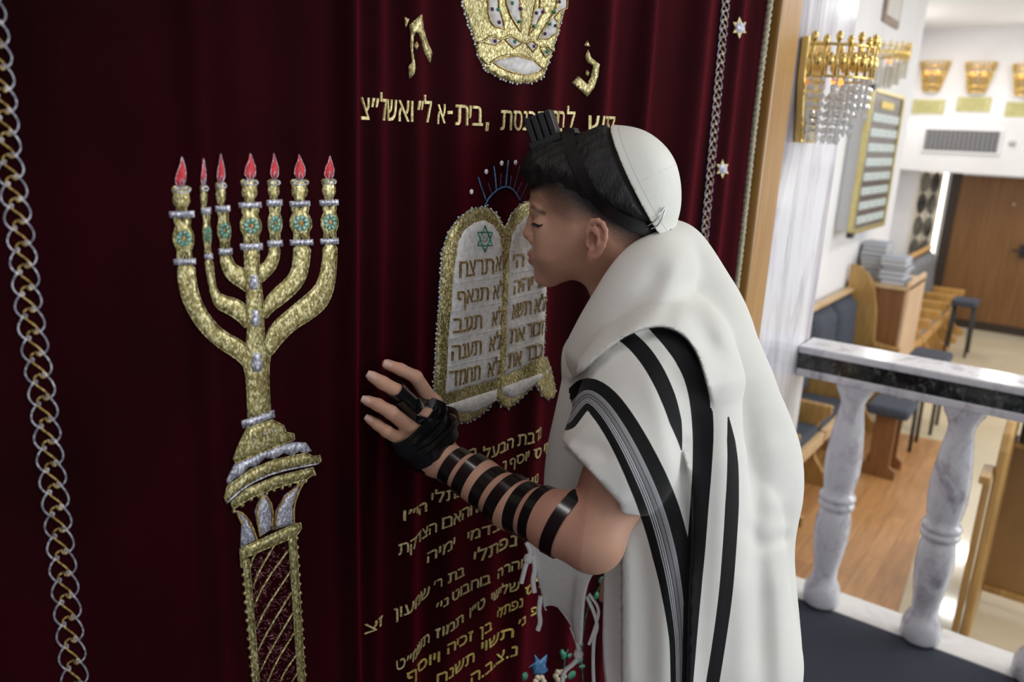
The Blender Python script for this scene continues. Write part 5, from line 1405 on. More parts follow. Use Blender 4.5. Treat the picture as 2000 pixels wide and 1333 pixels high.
strand([(1028, 1060, 1.05), (1038, 1080, 1.05), (1030, 1095, 1.05), (1024, 1115, 1.05), (1018, 1140, 1.05)], .0034, [(1032, 1092, 1.05)])
strand([(1040, 1085, 1.052), (1046, 1110, 1.052), (1040, 1135, 1.052), (1044, 1158, 1.052)], .0036)
strand([(1056, 1165, 1.055), (1052, 1195, 1.055), (1056, 1215, 1.055), (1050, 1232, 1.055)], .0036)
strand([(1116, 1225, 1.03), (1128, 1255, 1.03), (1134, 1280, 1.03), (1120, 1298, 1.03), (1100, 1312, 1.03), (1098, 1345, 1.03)], .0034, [(1130, 1278, 1.03)])
strand([(1145, 1165, 1.0), (1160, 1195, 1.0), (1168, 1225, 1.0), (1160, 1245, 1.0), (1158, 1290, 1.0), (1160, 1345, 1.0)], .0026)
strand([(1150, 1160, 1.0), (1172, 1190, 1.0), (1164, 1222, 1.0), (1150, 1260, 1.0)], .0022)
# ------------------------------------------------------------------ room materials
def marble(name, base, vein, vein2, scale=3.0, stretch=(1.6, 1.6, .35), rot=(0, .12, 0), rough=.12, lo=.50, hi=.66):
    m, nt, b = newmat(name)
    tc = N(nt, 'ShaderNodeTexCoord'); mp = N(nt, 'ShaderNodeMapping'); mp.inputs['Scale'].default_value = stretch; mp.inputs['Rotation'].default_value = rot
    nt.links.new(tc.outputs['Object'], mp.inputs[0])
    n1 = N(nt, 'ShaderNodeTexNoise'); n1.inputs['Scale'].default_value = scale; n1.inputs['Detail'].default_value = 8; n1.inputs['Roughness'].default_value = .62; n1.inputs['Distortion'].default_value = 1.2
    n2 = N(nt, 'ShaderNodeTexNoise'); n2.inputs['Scale'].default_value = scale*3.7; n2.inputs['Detail'].default_value = 6; n2.inputs['Distortion'].default_value = .8
    nt.links.new(mp.outputs[0], n1.inputs['Vector']); nt.links.new(mp.outputs[0], n2.inputs['Vector'])
    r1 = ramp(nt, [(lo, base), (hi, vein)]); r2 = ramp(nt, [(.52, (0, 0, 0)), (.72, (1, 1, 1))])
    nt.links.new(n1.outputs[0], r1.inputs[0]); nt.links.new(n2.outputs[0], r2.inputs[0])
    mx = N(nt, 'ShaderNodeMix', data_type='RGBA'); nt.links.new(r2.outputs[0], mx.inputs[0]); nt.links.new(r1.outputs[0], mx.inputs[6]); mx.inputs[7].default_value = (*vein2, 1)
    nt.links.new(mx.outputs[2], b.inputs['Base Color']); b.inputs['Roughness'].default_value = rough
    return m
M_MARBLE = marble('white_marble', (.74, .73, .77), (.30, .27, .33), (.50, .47, .53), 2.6, (2.2, 2.2, .30))
M_MARBLE2 = marble('grey_veined_marble', (.76, .75, .79), (.36, .32, .37), (.60, .57, .62), 7, (1, 1, .8), (0, .5, .3), .15)
M_BLACKM = marble('black_marble', (.012, .013, .014), (.06, .065, .06), (.16, .17, .17), 14, (1, 1, 1), (0, .3, 0), .12, .45, .7)
M_CARPET = noisy('navy_carpet', (.030, .034, .050), (.050, .055, .076), 260, .95, bump=.8, bscale=500)
M_WHITEWALL = noisy('white_wall', (.78, .77, .79), (.82, .81, .83), 3, .7)
M_OAK = noisy('oak_veneer', (.33, .185, .055), (.47, .28, .09), 5, .35, stretch=(1, 6, .6), detail=6, dist=.8)
M_OAKLIGHT = noisy('light_oak', (.52, .34, .17), (.64, .45, .26), 5, .4, stretch=(1, 6, .6), detail=6, dist=.8)
M_FRAMEWOOD = noisy('varnished_wood', (.34, .165, .04), (.47, .245, .065), 6, .3, stretch=(8, 8, .5), detail=6)
M_DOOR = noisy('brown_door_veneer', (.165, .075, .024), (.225, .106, .036), 4, .45, stretch=(8, 8, .4), detail=6)
M_DARKBROWN = plain('dark_brown_paint', (.035, .022, .015), .5)
M_REDWOOD = noisy('reddish_wood', (.20, .085, .03), (.27, .12, .045), 5, .4, stretch=(1, 6, .6))
M_BLUEFAB = noisy('blue_grey_fabric', (.040, .047, .066), (.062, .070, .094), 60, .9, bump=.3, bscale=400)
M_GREYFAB = noisy('grey_fabric', (.16, .16, .175), (.22, .22, .235), 60, .9, bump=.3, bscale=400)
M_TILE = noisy('beige_floor_tile', (.62, .53, .38), (.70, .61, .45), 2, .07)
M_GILT = plain('polished_gilt', (.80, .58, .20), .22, 1.0)
M_BRASS = noisy('brushed_brass', (.55, .46, .18), (.66, .56, .25), 30, .35, .8)
M_BLACKMETAL = plain('black_metal', (.02, .02, .022), .4)
def parquet():
    m, nt, b = newmat('parquet')
    tc = N(nt, 'ShaderNodeTexCoord'); br = N(nt, 'ShaderNodeTexBrick'); nt.links.new(tc.outputs['Object'], br.inputs['Vector'])
    br.inputs['Scale'].default_value = 1.0; br.inputs['Brick Width'].default_value = .6; br.inputs['Row Height'].default_value = .095; br.inputs['Mortar Size'].default_value = .0015
    br.inputs['Color1'].default_value = (.40, .185, .062, 1); br.inputs['Color2'].default_value = (.50, .25, .09, 1); br.inputs['Mortar'].default_value = (.26, .12, .04, 1)
    nz = N(nt, 'ShaderNodeTexNoise'); nz.inputs['Scale'].default_value = 9; nz.inputs['Detail'].default_value = 6
    mp = N(nt, 'ShaderNodeMapping'); mp.inputs['Scale'].default_value = (.6, 5, 1); nt.links.new(tc.outputs['Object'], mp.inputs[0]); nt.links.new(mp.outputs[0], nz.inputs['Vector'])
    r = ramp(nt, [(.3, (.8, .8, .8)), (.7, (1.1, 1.1, 1.1))]); nt.links.new(nz.outputs[0], r.inputs[0])
    mx = N(nt, 'ShaderNodeMix', data_type='RGBA', blend_type='MULTIPLY'); mx.inputs[0].default_value = 1
    nt.links.new(br.outputs[0], mx.inputs[6]); nt.links.new(r.outputs[0], mx.inputs[7]); nt.links.new(mx.outputs[2], b.inputs['Base Color'])
    b.inputs['Roughness'].default_value = .38
    return m
ZF, YW, XF = -.6, .92, 11.0
def struct(name, mb, mat, parent=None, **kw):
    o = mb.build(name, mat, parent, **kw)
    if parent is None: o['kind'] = 'structure'
    return o
# platform, kerb, floors, walls
struct('floor_platform', MB().box((-1.6, -3.2, -.12), (2.53, .03, 0)), M_CARPET)
struct('trim_1', MB().box((2.53, -3.2, -.12), (2.665, .03, .004)), marble('kerb_marble', (.74, .72, .70), (.60, .57, .56), (.68, .66, .65), 4, (1, 1, 1)), bevel=.003)
struct('trim_2', MB().box((2.53, -3.2, ZF), (2.655, .03, -.12)), M_MARBLE)
struct('floor', MB().box((2.655, -6.5, ZF-.1), (XF+.2, 1.6, ZF)), M_TILE)
struct('floor_parquet', MB().prism([(2.66, -.40, ZF), (3.77, -.25, ZF), (6.39, -.074, ZF), (6.34, .36, ZF), (6.34, YW, ZF), (2.66, YW, ZF)], (0, 0, .004)), parquet())
struct('wall_light_block', MB().box((-1.7, -3.2, 0), (-1.6, .12, 2.9)), M_WHITEWALL)  # unseen wall, added to keep world light off the curtain's left part
struct('wall_ark', MB().box((-1.6, .06, 0), (1.83, .12, 2.9)), plain('dark_niche', (.03, .02, .02), .8))
struct('wall_pillar', MB().box((1.93, .03, ZF), (2.61, .40, 2.9)), M_MARBLE, bevel=.004)
struct('trim_3', MB().box((1.808, -.022, 0), (1.945, .045, 2.75)), M_FRAMEWOOD, bevel=.006)
struct('wall_side', MB().box((2.45, YW, ZF), (8.3, YW+.1, 2.9)), M_WHITEWALL)
struct('wall_recess', MB().box((8.2, 1.45, ZF), (XF, 1.55, 2.9)).box((8.2, YW+.1, ZF), (8.3, 1.45, 2.9)), M_WHITEWALL)
mb = MB()
mb.box((XF, -6.5, 1.24), (XF+.12, 1.6, 2.9)).box((XF, -6.5, ZF), (XF+.12, -.42, 1.24)).box((XF, .84, ZF), (XF+.12, .885, 1.24)).box((XF, .885, ZF), (XF+.12, 1.6, .16)).box((XF, 1.19, .16), (XF+.12, 1.6, 1.24))
struct('wall_far', mb, M_WHITEWALL)
struct('wall_bulkhead', MB().box((10.6, -6.5, 1.26), (XF, 1.45, 1.86)), M_WHITEWALL)
struct('ceiling', MB().box((-1.6, -6.5, 2.9), (XF+.1, 1.6, 3.0)), plain('white_ceiling', (.8, .8, .8), .8))
# door, window
d = struct('door_1', MB().box((XF-.01, -.36, ZF+.10), (XF+.05, .735, 1.235)), M_DOOR)
MB().box((XF-.03, .735, ZF), (XF+.06, .84, 1.245)).box((XF-.03, -.42, ZF), (XF+.06, -.36, 1.245)).build('door_frame', M_DARKBROWN, d)
MB().box((XF-.025, -.36, ZF), (XF+.05, .735, ZF+.10)).build('kick_plate', M_DARKBROWN, d)
hb = MB().box((XF-.05, -.10, .33), (XF-.01, -.01, .48)); hb.tube([(XF-.05, -.04, .41), (XF-.09, -.04, .41), (XF-.09, .07, .41)], .014, 8); hb.build('door_handle', M_BLACKMETAL, d)
MB().ball((XF-.012, .15, .93), .018, 10, 8).build('peephole', plain('pale_metal', (.6, .5, .4), .3, .8), d)
M_GLASS = plain('daylight_pane', (.9, .95, 1), .2); gb = M_GLASS.node_tree.nodes['Principled BSDF']; gb.inputs['Emission Color'].default_value = (1, .95, .85, 1); gb.inputs['Emission Strength'].default_value = 3.0
w = struct('window_1', MB().box((XF+.08, .885, .16), (XF+.1, 1.19, 1.24)), M_GLASS)
MB().box((XF-.01, .87, .13), (XF+.1, .885, 1.25)).box((XF-.01, 1.19, .13), (XF+.1, 1.205, 1.25)).box((XF-.01, .87, .13), (XF+.1, 1.205, .16)).build('window_frame', M_WHITEWALL, w)
w2 = struct('window_2', MB().box((XF-.012, -3.12, .68), (XF-.004, -2.88, 1.50)).box((XF-.012, -3.0, 1.80), (XF-.004, -2.82, 1.86)), M_GLASS)
MB().box((XF-.03, -3.16, .64), (XF, -3.12, 1.54)).box((XF-.03, -2.88, .64), (XF, -2.84, 1.54)).box((XF-.03, -3.12, .64), (XF, -2.88, .68)).box((XF-.03, -3.12, 1.50), (XF, -2.88, 1.54)).build('window_frame', M_WHITEWALL, w2)
# window drape with dark ovals
dr = thing('window_drape', 'cream drape patterned with large dark ovals at the window beside the brown door', 'drape', (XF-.03, 1.05, .16))
yy = np.linspace(.925, 1.185, 60); zz = np.linspace(.02, 1.24, 3)
V = [(XF-.035+.012*math.sin(y*90), y, z) for z in zz for y in yy]; Fc = [(i*60+j, i*60+j+1, i*60+j+61, i*60+j+60) for i in range(2) for j in range(59)]
o = obj('drape_cloth', mesh(V, Fc), noisy('cream_drape', (.62, .55, .44), (.72, .66, .55), 20, .9), dr); o.modifiers.new('t', 'SOLIDIFY').thickness = .003
mb = MB(); k = 0
for yc in (1.00, 1.115):
    for zc in (.30, .58, .86, 1.12):
        ov = [(XF-.052, yc+.05*math.cos(a), zc+.125*math.sin(a)) for a in np.linspace(0, 2*math.pi, 20)[:-1]]; mb.prism(ov, (.003, 0, 0)); k += 1
mb.build('oval_motifs', noisy('charcoal_print', (.03, .03, .028), (.20, .18, .15), 9, .9, stretch=(1, 1, .5)), dr)
# air grille in the bulkhead
g = thing('air_grille', 'dark rectangular air grille set in the white bulkhead above the brown door', 'vent', (10.6, .75, 1.6))
MB().box((10.592, .385, 1.500), (10.6, 1.145, 1.735)).build('backing', plain('dark_grille', (.10, .10, .11), .5), g)
mb = MB()
for i in range(16): y = .395+i*.048; mb.box((10.584, y, 1.505), (10.592, y+.009, 1.73))
for i in range(6): z = 1.510+i*.042; mb.box((10.582, .385, z), (10.592, 1.145, z+.008))
mb.build('grille_bars', plain('grey_bars', (.36, .36, .37), .5), g)
mb = MB().box((10.58, .365, 1.480), (10.6, .385, 1.755)).box((10.58, 1.145, 1.480), (10.6, 1.165, 1.755)).box((10.58, .385, 1.735), (10.6, 1.145, 1.755)).box((10.58, .385, 1.480), (10.6, 1.145, 1.5)); mb.build('grille_frame', M_WHITEWALL, g)

# balustrade
ral = thing('marble_handrail', 'white marble handrail with a black marble band running from the pillar', 'handrail', (2.553, -1.0, .787))
MB().box((2.485, -3.0, .862), (2.635, .028, .886)).build('top_slab', M_MARBLE2, ral, bevel=.005)
MB().box((2.494, -3.0, .811), (2.622, .028, .862)).build('black_band', M_BLACKM, ral)
MB().box((2.487, -3.0, .787), (2.628, .028, .811)).build('lower_slab', M_MARBLE2, ral, bevel=.004)
PROFB = [(.040, 0), (.046, .012), (.046, .05), (.040, .075), (.030, .10), (.031, .14), (.038, .20), (.043, .26), (.042, .31), (.037, .345), (.034, .352), (.042, .358), (.044, .367), (.042, .376), (.036, .380), (.042, .385), (.045, .394), (.042, .403), (.035, .409), (.038, .43), (.043, .48), (.043, .54), (.037, .62), (.029, .69), (.028, .715), (.033, .735), (.042, .755), (.046, .775), (.046, .783)]
for k, (y, lb) in enumerate([(-.143, 'grey veined marble baluster nearest the pillar'), (-.449, 'second marble baluster from the pillar, purple veining near its top'), (-.755, 'third marble baluster from the pillar, only its foot in view at the right edge')]):
    o = MB().lathe([(r*1.28, h+.004) for r, h in PROFB], (2.553, y, 0), 32).build('baluster', M_MARBLE2, smooth=True)
    tag(o, lb, 'baluster', 'marble balusters under the handrail')
for k in range(5):
    pass

# seats along the side wall
def pew_seat(x, w, fab, wood, lab, grp, arm_y=.44, zt=.38, end=False, right_panel=False):
    t = thing('bench_chair', lab, 'seat', (x+w/2, .65, ZF), grp)
    def panel(px):
        pr = [(.88, ZF), (.36, ZF), (.36, ZF+.06), (.44, ZF+.10), (.50, ZF+.18), (.53, ZF+.30), (.50, ZF+.42), (arm_y+.01, ZF+.47), (arm_y, ZF+.495), (arm_y+.01, ZF+.515), (.88, ZF+.52)]
        MB().prism([(px, y, z) for y, z in pr], (.034, 0, 0)).build('side_panel', wood, t, bevel=.006)
        MB().box((px, arm_y, ZF+.505), (px+.044, .84, ZF+.535)).build('armrest', wood, t, bevel=.012)
    panel(x)
    if right_panel: panel(x+w-.046)
    MB().box((x+.036, .46, ZF+.29), (x+w-.002, .50, ZF+.36)).build('front_rail', M_OAKLIGHT if wood is M_OAK else wood, t, bevel=.004)
    MB().box((x+.036, .66, ZF+.01), (x+w-.002, .69, ZF+.30)).build('kick_board', M_REDWOOD, t)
    MB().box((x+.036, .50, ZF+.30), (x+w-.002, .84, ZF+.40)).build('seat', fab, t, bevel=.02)
    # padded back: a gently bulging cushion
    V = []; n, m = 13, 9
    for i in range(m):
        for j in range(n):
            u, v = j/(n-1), i/(m-1); e = min(1, 6*min(u, 1-u))**.5*min(1, 8*min(v, 1-v))**.5
            V.append((x+.036+(w-.038)*u, .84-.095*e+.03*v, ZF+.40+(zt-.03-ZF-.40)*v))
    Fc = [(i*n+j, i*n+j+1, i*n+n+j+1, i*n+n+j) for i in range(m-1) for j in range(n-1)]
    b = obj('backrest', mesh(V, Fc), fab, t); sd = b.modifiers.new('t', 'SOLIDIFY'); sd.thickness = .03; sd.offset = -1
    MB().box((x, .835, zt-.03), (x+w, .895, zt)).build('top_rail', M_OAKLIGHT if wood is M_OAK else wood, t, bevel=.004)
    return t
GA = 'blue cushioned pew seats along the side wall'
for i, (x, w, lb) in enumerate([(2.95, .66, 'blue cushioned pew seat hidden mostly behind the marble pillar'), (3.61, .66, 'blue cushioned pew seat with its armrest just right of the marble pillar'), (4.27, .66, 'blue cushioned pew seat seen behind the first baluster'),
                                (4.93, .66, 'blue cushioned pew seat whose back shows just above the handrail by the pillar'), (5.59, .62, 'blue cushioned pew seat second from the book cabinet'), (6.21, .60, 'blue cushioned pew seat next to the book cabinet')]):
    pew_seat(x, w, M_BLUEFAB, M_OAK, lb, GA)
e = thing('bench_divider', 'tall rounded wooden end panel between the blue seats and the book cabinet', 'panel', (6.83, .7, ZF))
pr = [(.895, ZF), (.44, ZF), (.44, ZF+.52), (.46, ZF+.54), (.62, ZF+.56), (.64, .20), (.68, .38), (.74, .50), (.82, .56), (.895, .575)]
MB().prism([(6.83, y, z) for y, z in pr], (.035, 0, 0)).build('panel_board', M_OAK, e, bevel=.006)
MB().box((6.80, .42, ZF+.51), (6.88, .62, ZF+.54)).build('armrest', M_OAK, e, bevel=.01)
# book cabinet
cb = thing('book_cabinet', 'light wooden cabinet carrying stacks of pale books beside the white wall', 'cabinet', (7.25, .7, ZF))
MB().box((6.90, .47, ZF), (7.62, .9, .40)).build('carcass', M_REDWOOD, cb, bevel=.004)
MB().box((6.90, .44, ZF), (7.62, .468, .47)).build('front_panel', noisy('peach_veneer', (.60, .38, .22), (.70, .47, .30), 5, .4, stretch=(1, 6, .6)), cb, bevel=.004)
MB().box((6.88, .44, .40), (7.64, .905, .43)).build('top', M_OAKLIGHT, cb, bevel=.004)
M_PAGES = [plain('pale_cover_%d' % i, c, .6) for i, c in enumerate([(.34, .38, .47), (.24, .27, .34), (.52, .52, .52), (.28, .32, .42)])]
k = 0
def booklabel(i, n, where):
    o = ['lowest', 'second', 'third', 'fourth', 'fifth', 'sixth', 'seventh', 'topmost']
    w = 'topmost' if i == n-1 else 'lowest' if i == 0 else o[i]+' from bottom'
    return 'pale book, %s of the stack %s on the cabinet' % (w, where)
for (x0, y0, n, where) in [(6.93, .49, 6, 'at the near front corner'), (7.12, .70, 8, 'against the wall')]:
    z = .43
    for i in range(n):
        h = rng.uniform(.030, .042); dx, dy = rng.uniform(-.015, .015, 2)
        t = thing('book', booklabel(i, n, where), 'book', (x0+.1, y0+.08, z), 'pale books stacked on the cabinet')
        c = M_PAGES[int(rng.integers(0, 4))]
        a, b = (x0+dx, y0+dy), (x0+.26+dx, y0+.19+dy)
        MB().box((a[0], a[1], z+.0005), (b[0], b[1], z+.007)).box((a[0], a[1], z+h-.007), (b[0], b[1], z+h-.0005)).box((b[0]-.004, a[1], z+.0005), (b[0], b[1], z+h-.0005)).build('cover', c, t)
        MB().box((a[0]+.004, a[1]+.004, z+.004), (b[0]-.004, b[1]-.004, z+h-.004)).build('pages', plain('page_edges', (.62, .61, .60), .8) if k == 0 else bpy.data.materials['page_edges'], t)
        k += 1; z += h
GB = 'grey pew seats beyond the book cabinet'
M_ORANGEWOOD = noisy('orange_pine', (.50, .25, .06), (.62, .34, .10), 5, .4, stretch=(1, 6, .6))
NAMES = ['first', 'second', 'third', 'fourth', 'fifth']
for i in range(5):
    pew_seat(7.70+i*.56, .56, M_GREYFAB, M_ORANGEWOOD, '%s grey pew seat with orange wooden arms beyond the book cabinet' % NAMES[i], GB, .42, .40, right_panel=i == 4)
# padded stools
def stool(x, y, s, zs, lab, wood=False):
    t = thing('padded_stool', lab, 'stool', (x, y, ZF), 'padded stools in front of the pews')
    V = MB().box((x-s, y-s*.8, zs-.07), (x+s, y+s*.8, zs)); V.build('seat_cushion', M_BLUEFAB, t, bevel=.025, seg=3)
    for sx in (-1, 1):
        if wood:
            MB().prism([(x+sx*s*.7, y+a, b) for a, b in [(-.10, ZF), (.12, ZF), (.12, ZF+.06), (.07, ZF+.09), (.07, zs-.07), (-.06, zs-.07), (-.06, ZF+.09), (-.10, ZF+.06)]], (.03, 0, 0)).build('leg', M_REDWOOD, t, bevel=.005)
            continue
        for sy in (-1, 1):
            MB().tube([(x+sx*s*.8, y+sy*s*.6, zs-.07), (x+sx*s*.86, y+sy*s*.66, ZF)], .013, 8).build('leg', M_BLACKMETAL, t, smooth=True)
stool(5.45, .19, .16, -.10, 'dark padded stool on wooden supports partly hidden below the handrail', True)
stool(6.10, .21, .15, -.03, 'dark padded stool just above the handrail, nearer of the two side by side')
stool(6.62, .17, .17, .0, 'dark padded stool just above the handrail, farther of the two side by side')
stool(9.45, .29, .15, .0, 'dark padded stool with thin black legs standing before the brown door')

# pew end at the right
pw = thing('reading_pew', 'brown wooden pew end with a dark pad, at the right behind the balusters', 'pew', (4.0, -.8, ZF))
pr = [(3.70, ZF), (4.30, ZF), (4.30, .30), (4.10, .40), (3.82, .40), (3.73, .37), (3.70, .30)]
MB().prism([(x, -.545, z) for x, z in pr], (0, .038, 0)).build('end_panel', M_OAK, pw, bevel=.012)
MB().box((3.62, -.505, .165), (3.80, -.462, .20)).box((3.70, -.503, ZF+.02), (3.735, -.475, .165)).build('arm_bracket', M_OAK, pw, bevel=.006)
MB().box((4.10, -1.9, -.50), (4.13, -.546, .22)).build('back_board', noisy('brown_panel', (.22, .115, .035), (.30, .165, .055), 4, .4, stretch=(6, 1, .6)), pw)
MB().box((4.08, -1.9, -.53), (4.15, -.546, -.50)).build('board_rail', M_OAK, pw, bevel=.004)
MB().box((4.05, -1.9, .22), (4.16, -.546, .25)).build('board_rail', M_OAK, pw, bevel=.004)
MB().box((4.00, -1.9, .25), (4.20, -.56, .42)).build('dark_pad', plain('black_vinyl', (.012, .012, .015), .4), pw, bevel=.02)

# memorial board on the side wall
bd_ = thing('memorial_board', 'gold framed memorial board with rows of pale name plates on the side wall', 'board', (6.75, .86, .87))
MB().box((6.25, .805, .885), (7.31, .915, 1.90)).build('case', plain('pale_grey_case', (.56, .57, .58), .5), bd_)
MB().box((6.27, .799, .90), (7.30, .806, 1.885)).build('dark_panel', noisy('brown_grey_panel', (.085, .068, .062), (.12, .098, .09), 5, .3), bd_)
mb = MB().box((6.225, .785, .86), (6.285, .82, 1.915)).box((7.285, .785, .86), (7.335, .82, 1.915)).box((6.285, .785, 1.885), (7.285, .82, 1.915)).box((6.285, .785, .86), (7.285, .82, .895)); mb.build('board_frame', M_BRASS, bd_, bevel=.004)
for (x, z) in ((6.255, 1.915), (6.255, .86)): MB().box((x-.04, .78, z-.02), (x+.04, .82, z+.02)).build('frame_corner', M_BLACKMETAL, bd_)
M_PLATE = plain('pale_plate', (.62, .70, .70), .35); M_PLT = plain('plate_lettering', (.20, .22, .23), .5)
PLATES = []
for r_ in range(8):
    z1 = 1.745-r_*.108
    for c_ in range(4):
        x = 6.37+c_*.225; PLATES.append(MB().box((x, .793, z1-.056), (x+.205, .799, z1)).build('name_plate', M_PLATE, bd_))
for r_ in range(8):
    for c_ in range(4):
        x = 6.37+c_*.225; z1 = 1.745-r_*.108; mb = MB()
        for q in range(2): mb.box((x+.03, .7915, z1-.024-.020*q), (x+.175-.03*q, .793, z1-.017-.020*q))
        mb.build('plate_lines', M_PLT, PLATES[r_*4+c_])
MB().box((6.58, .794, 1.79), (7.0, .799, 1.84)).build('gold_heading', plain('gold_letters', (.72, .52, .08), .4), bd_)
# small framed picture above
fp = thing('picture_frame', 'small wooden framed notice high on the side wall at the top edge', 'picture', (6.95, .9, 2.4))
MB().box((6.69, .90, 2.42), (7.22, .92, 3.0-.12)).build('frame', noisy('brown_frame', (.22, .15, .11), (.30, .21, .16), 20, .5), fp)
MB().box((6.74, .894, 2.47), (7.17, .901, 2.84)).build('paper', plain('cream_paper', (.66, .62, .58), .7), fp)

# crystal sconces: gilt crown with rows of cut drops on a gilt plate
M_CRYSTAL = plain('cut_crystal', (1, 1, 1), .02, 0, IOR=1.6); M_CRYSTAL.node_tree.nodes['Principled BSDF'].inputs['Transmission Weight'].default_value = .6
M_BULB = plain('orange_bulb', (1, .3, .08), .4); _b = M_BULB.node_tree.nodes['Principled BSDF']; _b.inputs['Emission Color'].default_value = (1, .22, .04, 1); _b.inputs['Emission Strength'].default_value = 2.2
def sconce(lab, c, yw, R, s, ztop, plate=True, rows=7, nx=14, gem=None):
    """half-round crystal lamp on a wall facing -Y; c = x centre, yw = wall, R = radius, s = height scale"""
    t = thing('crystal_sconce', lab, 'lamp', (c, yw, ztop-.25*s), None)
    if plate:
        MB().prism([(c-.115, yw-.022, ztop), (c+.085, yw-.022, ztop), (c+.075, yw-.022, ztop-.1), (c+.05, yw-.022, ztop-.258), (c-.065, yw-.022, ztop-.258), (c-.11, yw-.022, ztop-.1)], (0, .020, 0)).build('back_plate', M_GILT, t, bevel=.003)
        MB().prism([(c-.058, yw-.0245, ztop-.17), (c+.055, yw-.0245, ztop-.17), (c+.042, yw-.0245, ztop-.25), (c-.055, yw-.0245, ztop-.25)], (0, .003, 0)).build('name_plate', plain('pale_brass', (.72, .60, .40), .35, .4), t)
        pl = MB()
        for q in range(3): pl.box((c-.035, yw-.0255, ztop-.195-.016*q), (c+.03-.006*q, yw-.0244, ztop-.190-.016*q))
        pl.build('plate_lines', M_DARKBROWN, t)
    mb = MB(); A = np.linspace(math.pi*1.02, math.pi*1.98, nx)
    for z in (0, -.03*s, -.075*s): mb.tube([(c+R*math.cos(a), yw-.03+R*math.sin(a), ztop-.02*s+z) for a in np.linspace(math.pi, 2*math.pi, 24)], .004*s, 6)
    for i, a in enumerate(A):
        x, y = c+R*math.cos(a), yw-.03+R*math.sin(a); h = (.036 if i % 2 == 0 else .018)*s
        mb.tube([(x, y, ztop-.095*s), (x, y, ztop-.02*s+h*.3)], .0042*s, 5); mb.ball((x, y, ztop-.02*s+h*.5), (.009*s, .009*s, .014*s), 6, 5)
        a2 = a+.5*(A[1]-A[0]); mb.ball((c+R*math.cos(a2), yw-.03+R*math.sin(a2), ztop-.055*s), (.010*s, .010*s, .017*s), 6, 5)
    mb.build('crown', M_GILT, t, smooth=True)
    mb = MB()
    for rr, (rad, z0, z1) in enumerate([(R*.98, .10, .175), (R*.75, .12, .215), (R*.5, .14, .235)]):
        for i, a in enumerate(np.linspace(math.pi*1.03, math.pi*1.97, nx-2*rr)):
            x, y = c+rad*math.cos(a), yw-.03+rad*math.sin(a); z = z0
            while z < z1:
                mb.ball((x, y, ztop-z*s), (.0075*s, .0075*s, .0085*s), 6, 4); z += .021
            q = .010*s; zz = ztop-z1*s
            mb.add([(x-q*.7, y, zz-q), (x+q*.7, y, zz-q), (x, y-q*.7, zz-q), (x, y+q*.7, zz-q), (x, y, zz+q*.3), (x, y, zz-q*2.6)], [(0, 2, 4), (2, 1, 4), (1, 3, 4), (3, 0, 4), (2, 0, 5), (1, 2, 5), (3, 1, 5), (0, 3, 5)])
    tag(mb.build('crystal_drops', gem or M_CRYSTAL, t, smooth=False), kind='stuff')
    for dx in (-.04, .03):
        MB().ball((c+dx*s, yw-.03-R*.35, ztop-.10*s), (.007*s, .007*s, .011*s), 8, 6).build('bulb', M_BULB, t, smooth=True)
    return t
sconce('gilt crown shaped wall lamp with hanging crystal drops on the marble pillar', 2.232, .03, .125, 1.0, 1.762)
sconce('smaller crystal and gilt wall lamp on the side wall above the memorial board', 6.72, .92, .20, 1.2, 2.25, False, gem=plain('smoky_crystal', (.62, .58, .50), .15, .3))
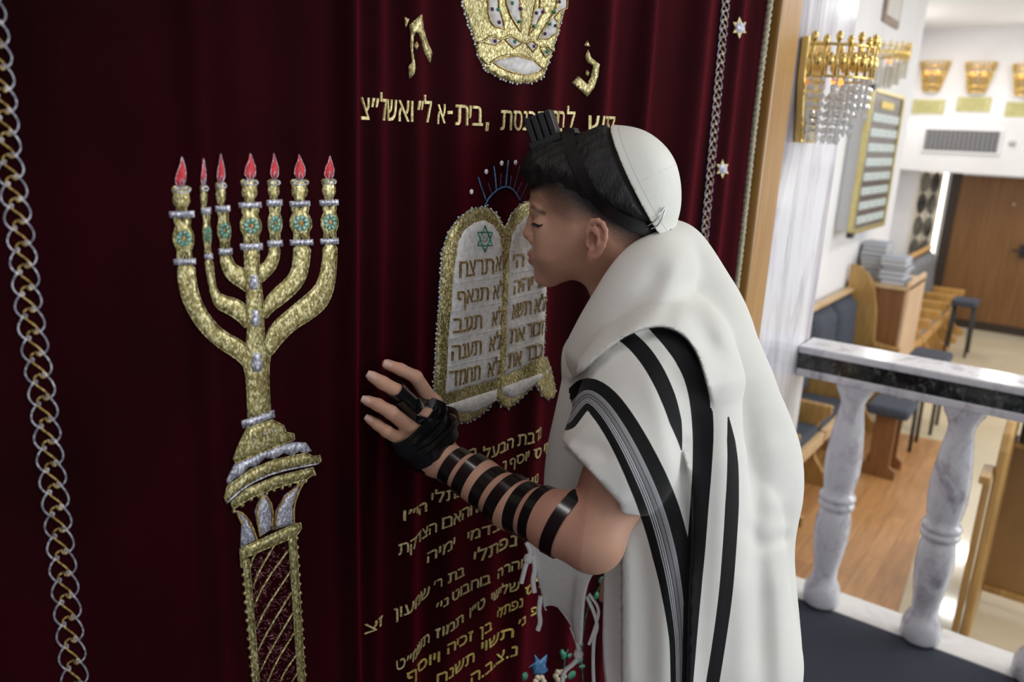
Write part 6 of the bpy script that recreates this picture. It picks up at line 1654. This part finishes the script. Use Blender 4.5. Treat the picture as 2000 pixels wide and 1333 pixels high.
# three gilt crowns with plaques on the far wall
for (yc, zc, yp, zp, lb, lp) in [(1.235, 2.36, 1.235, 2.005, 'gilt crown wall lamp with red bulbs, leftmost of the three on the far wall', 'blank looking brass plaque under the leftmost gilt crown'),
                                 (.755, 2.345, .755, 2.04, 'gilt crown wall lamp with red bulbs, middle of the three on the far wall', 'brass plaque under the middle gilt crown'),
                                 (.27, 2.32, .25, 1.99, 'gilt crown wall lamp with red bulbs at the right edge of the far wall', 'brass plaque under the gilt crown at the right edge')]:
    t = thing('crown_lamp', lb, 'lamp', (XF-.02, yc, zc-.18), 'gilt crown lamps on the far wall')
    mb = MB(); n = 18
    for lv, (r, z) in enumerate([(.085, -.17), (.10, -.10), (.135, .02), (.155, .11)]): mb.tube([(XF-.012+r*math.sin(a)*-.8, yc+r*math.cos(a), zc+z) for a in np.linspace(0, math.pi, n)], .012, 6)
    for a in np.linspace(.05, math.pi-.05, 11):
        mb.tube([(XF-.012-.8*.085*math.sin(a), yc+.085*math.cos(a), zc-.17), (XF-.012-.8*.12*math.sin(a), yc+.12*math.cos(a), zc-.04), (XF-.012-.8*.157*math.sin(a), yc+.157*math.cos(a), zc+.15)], .009, 5)
        mb.ball((XF-.012-.8*.157*math.sin(a), yc+.157*math.cos(a), zc+.155), .017, 6, 5)
    mb.build('crown', M_GILT, t, smooth=True)
    mb = MB()
    for a in np.linspace(.2, math.pi-.2, 9):
        for z in (-.12, -.07, -.02, .03): mb.ball((XF-.012-.8*.10*math.sin(a), yc+.10*math.cos(a), zc+z), .016, 6, 5)
    mb.build('amber_beads', plain('amber_glass', (.55, .32, .10), .15), t, smooth=True)
    for dy in (-.06, .05): MB().ball((XF-.13, yc+dy, zc+.03), .022, 8, 6).build('bulb', M_BULB, t, smooth=True)
    p = thing('brass_plaque', lp, 'plaque', (XF-.01, yp, zp), 'brass plaques under the gilt crowns')
    MB().box((XF-.014, yp-.175, zp-.08), (XF-.002, yp+.175, zp+.085)).build('plate', noisy('greenish_brass', (.50, .47, .20), (.60, .56, .28), 30, .4, .3), p, bevel=.004)
    mb = MB()
    for q in range(3): mb.box((XF-.0155, yp-.11, zp+.035-.04*q), (XF-.0138, yp+.12, zp+.045-.04*q))
    mb.build('engraved_lines', plain('engraving', (.30, .27, .10), .5), p)
sp_ = thing('smoke_detector', 'small round grey fitting on the bulkhead right of the air grille', 'fitting', (10.59, .28, 1.62))
MB().ball((10.592, .255, 1.615), (.02, .035, .035), 12, 8).build('housing', plain('grey_plastic', (.45, .45, .46), .5), sp_, smooth=True)
bpy.context.view_layer.update()
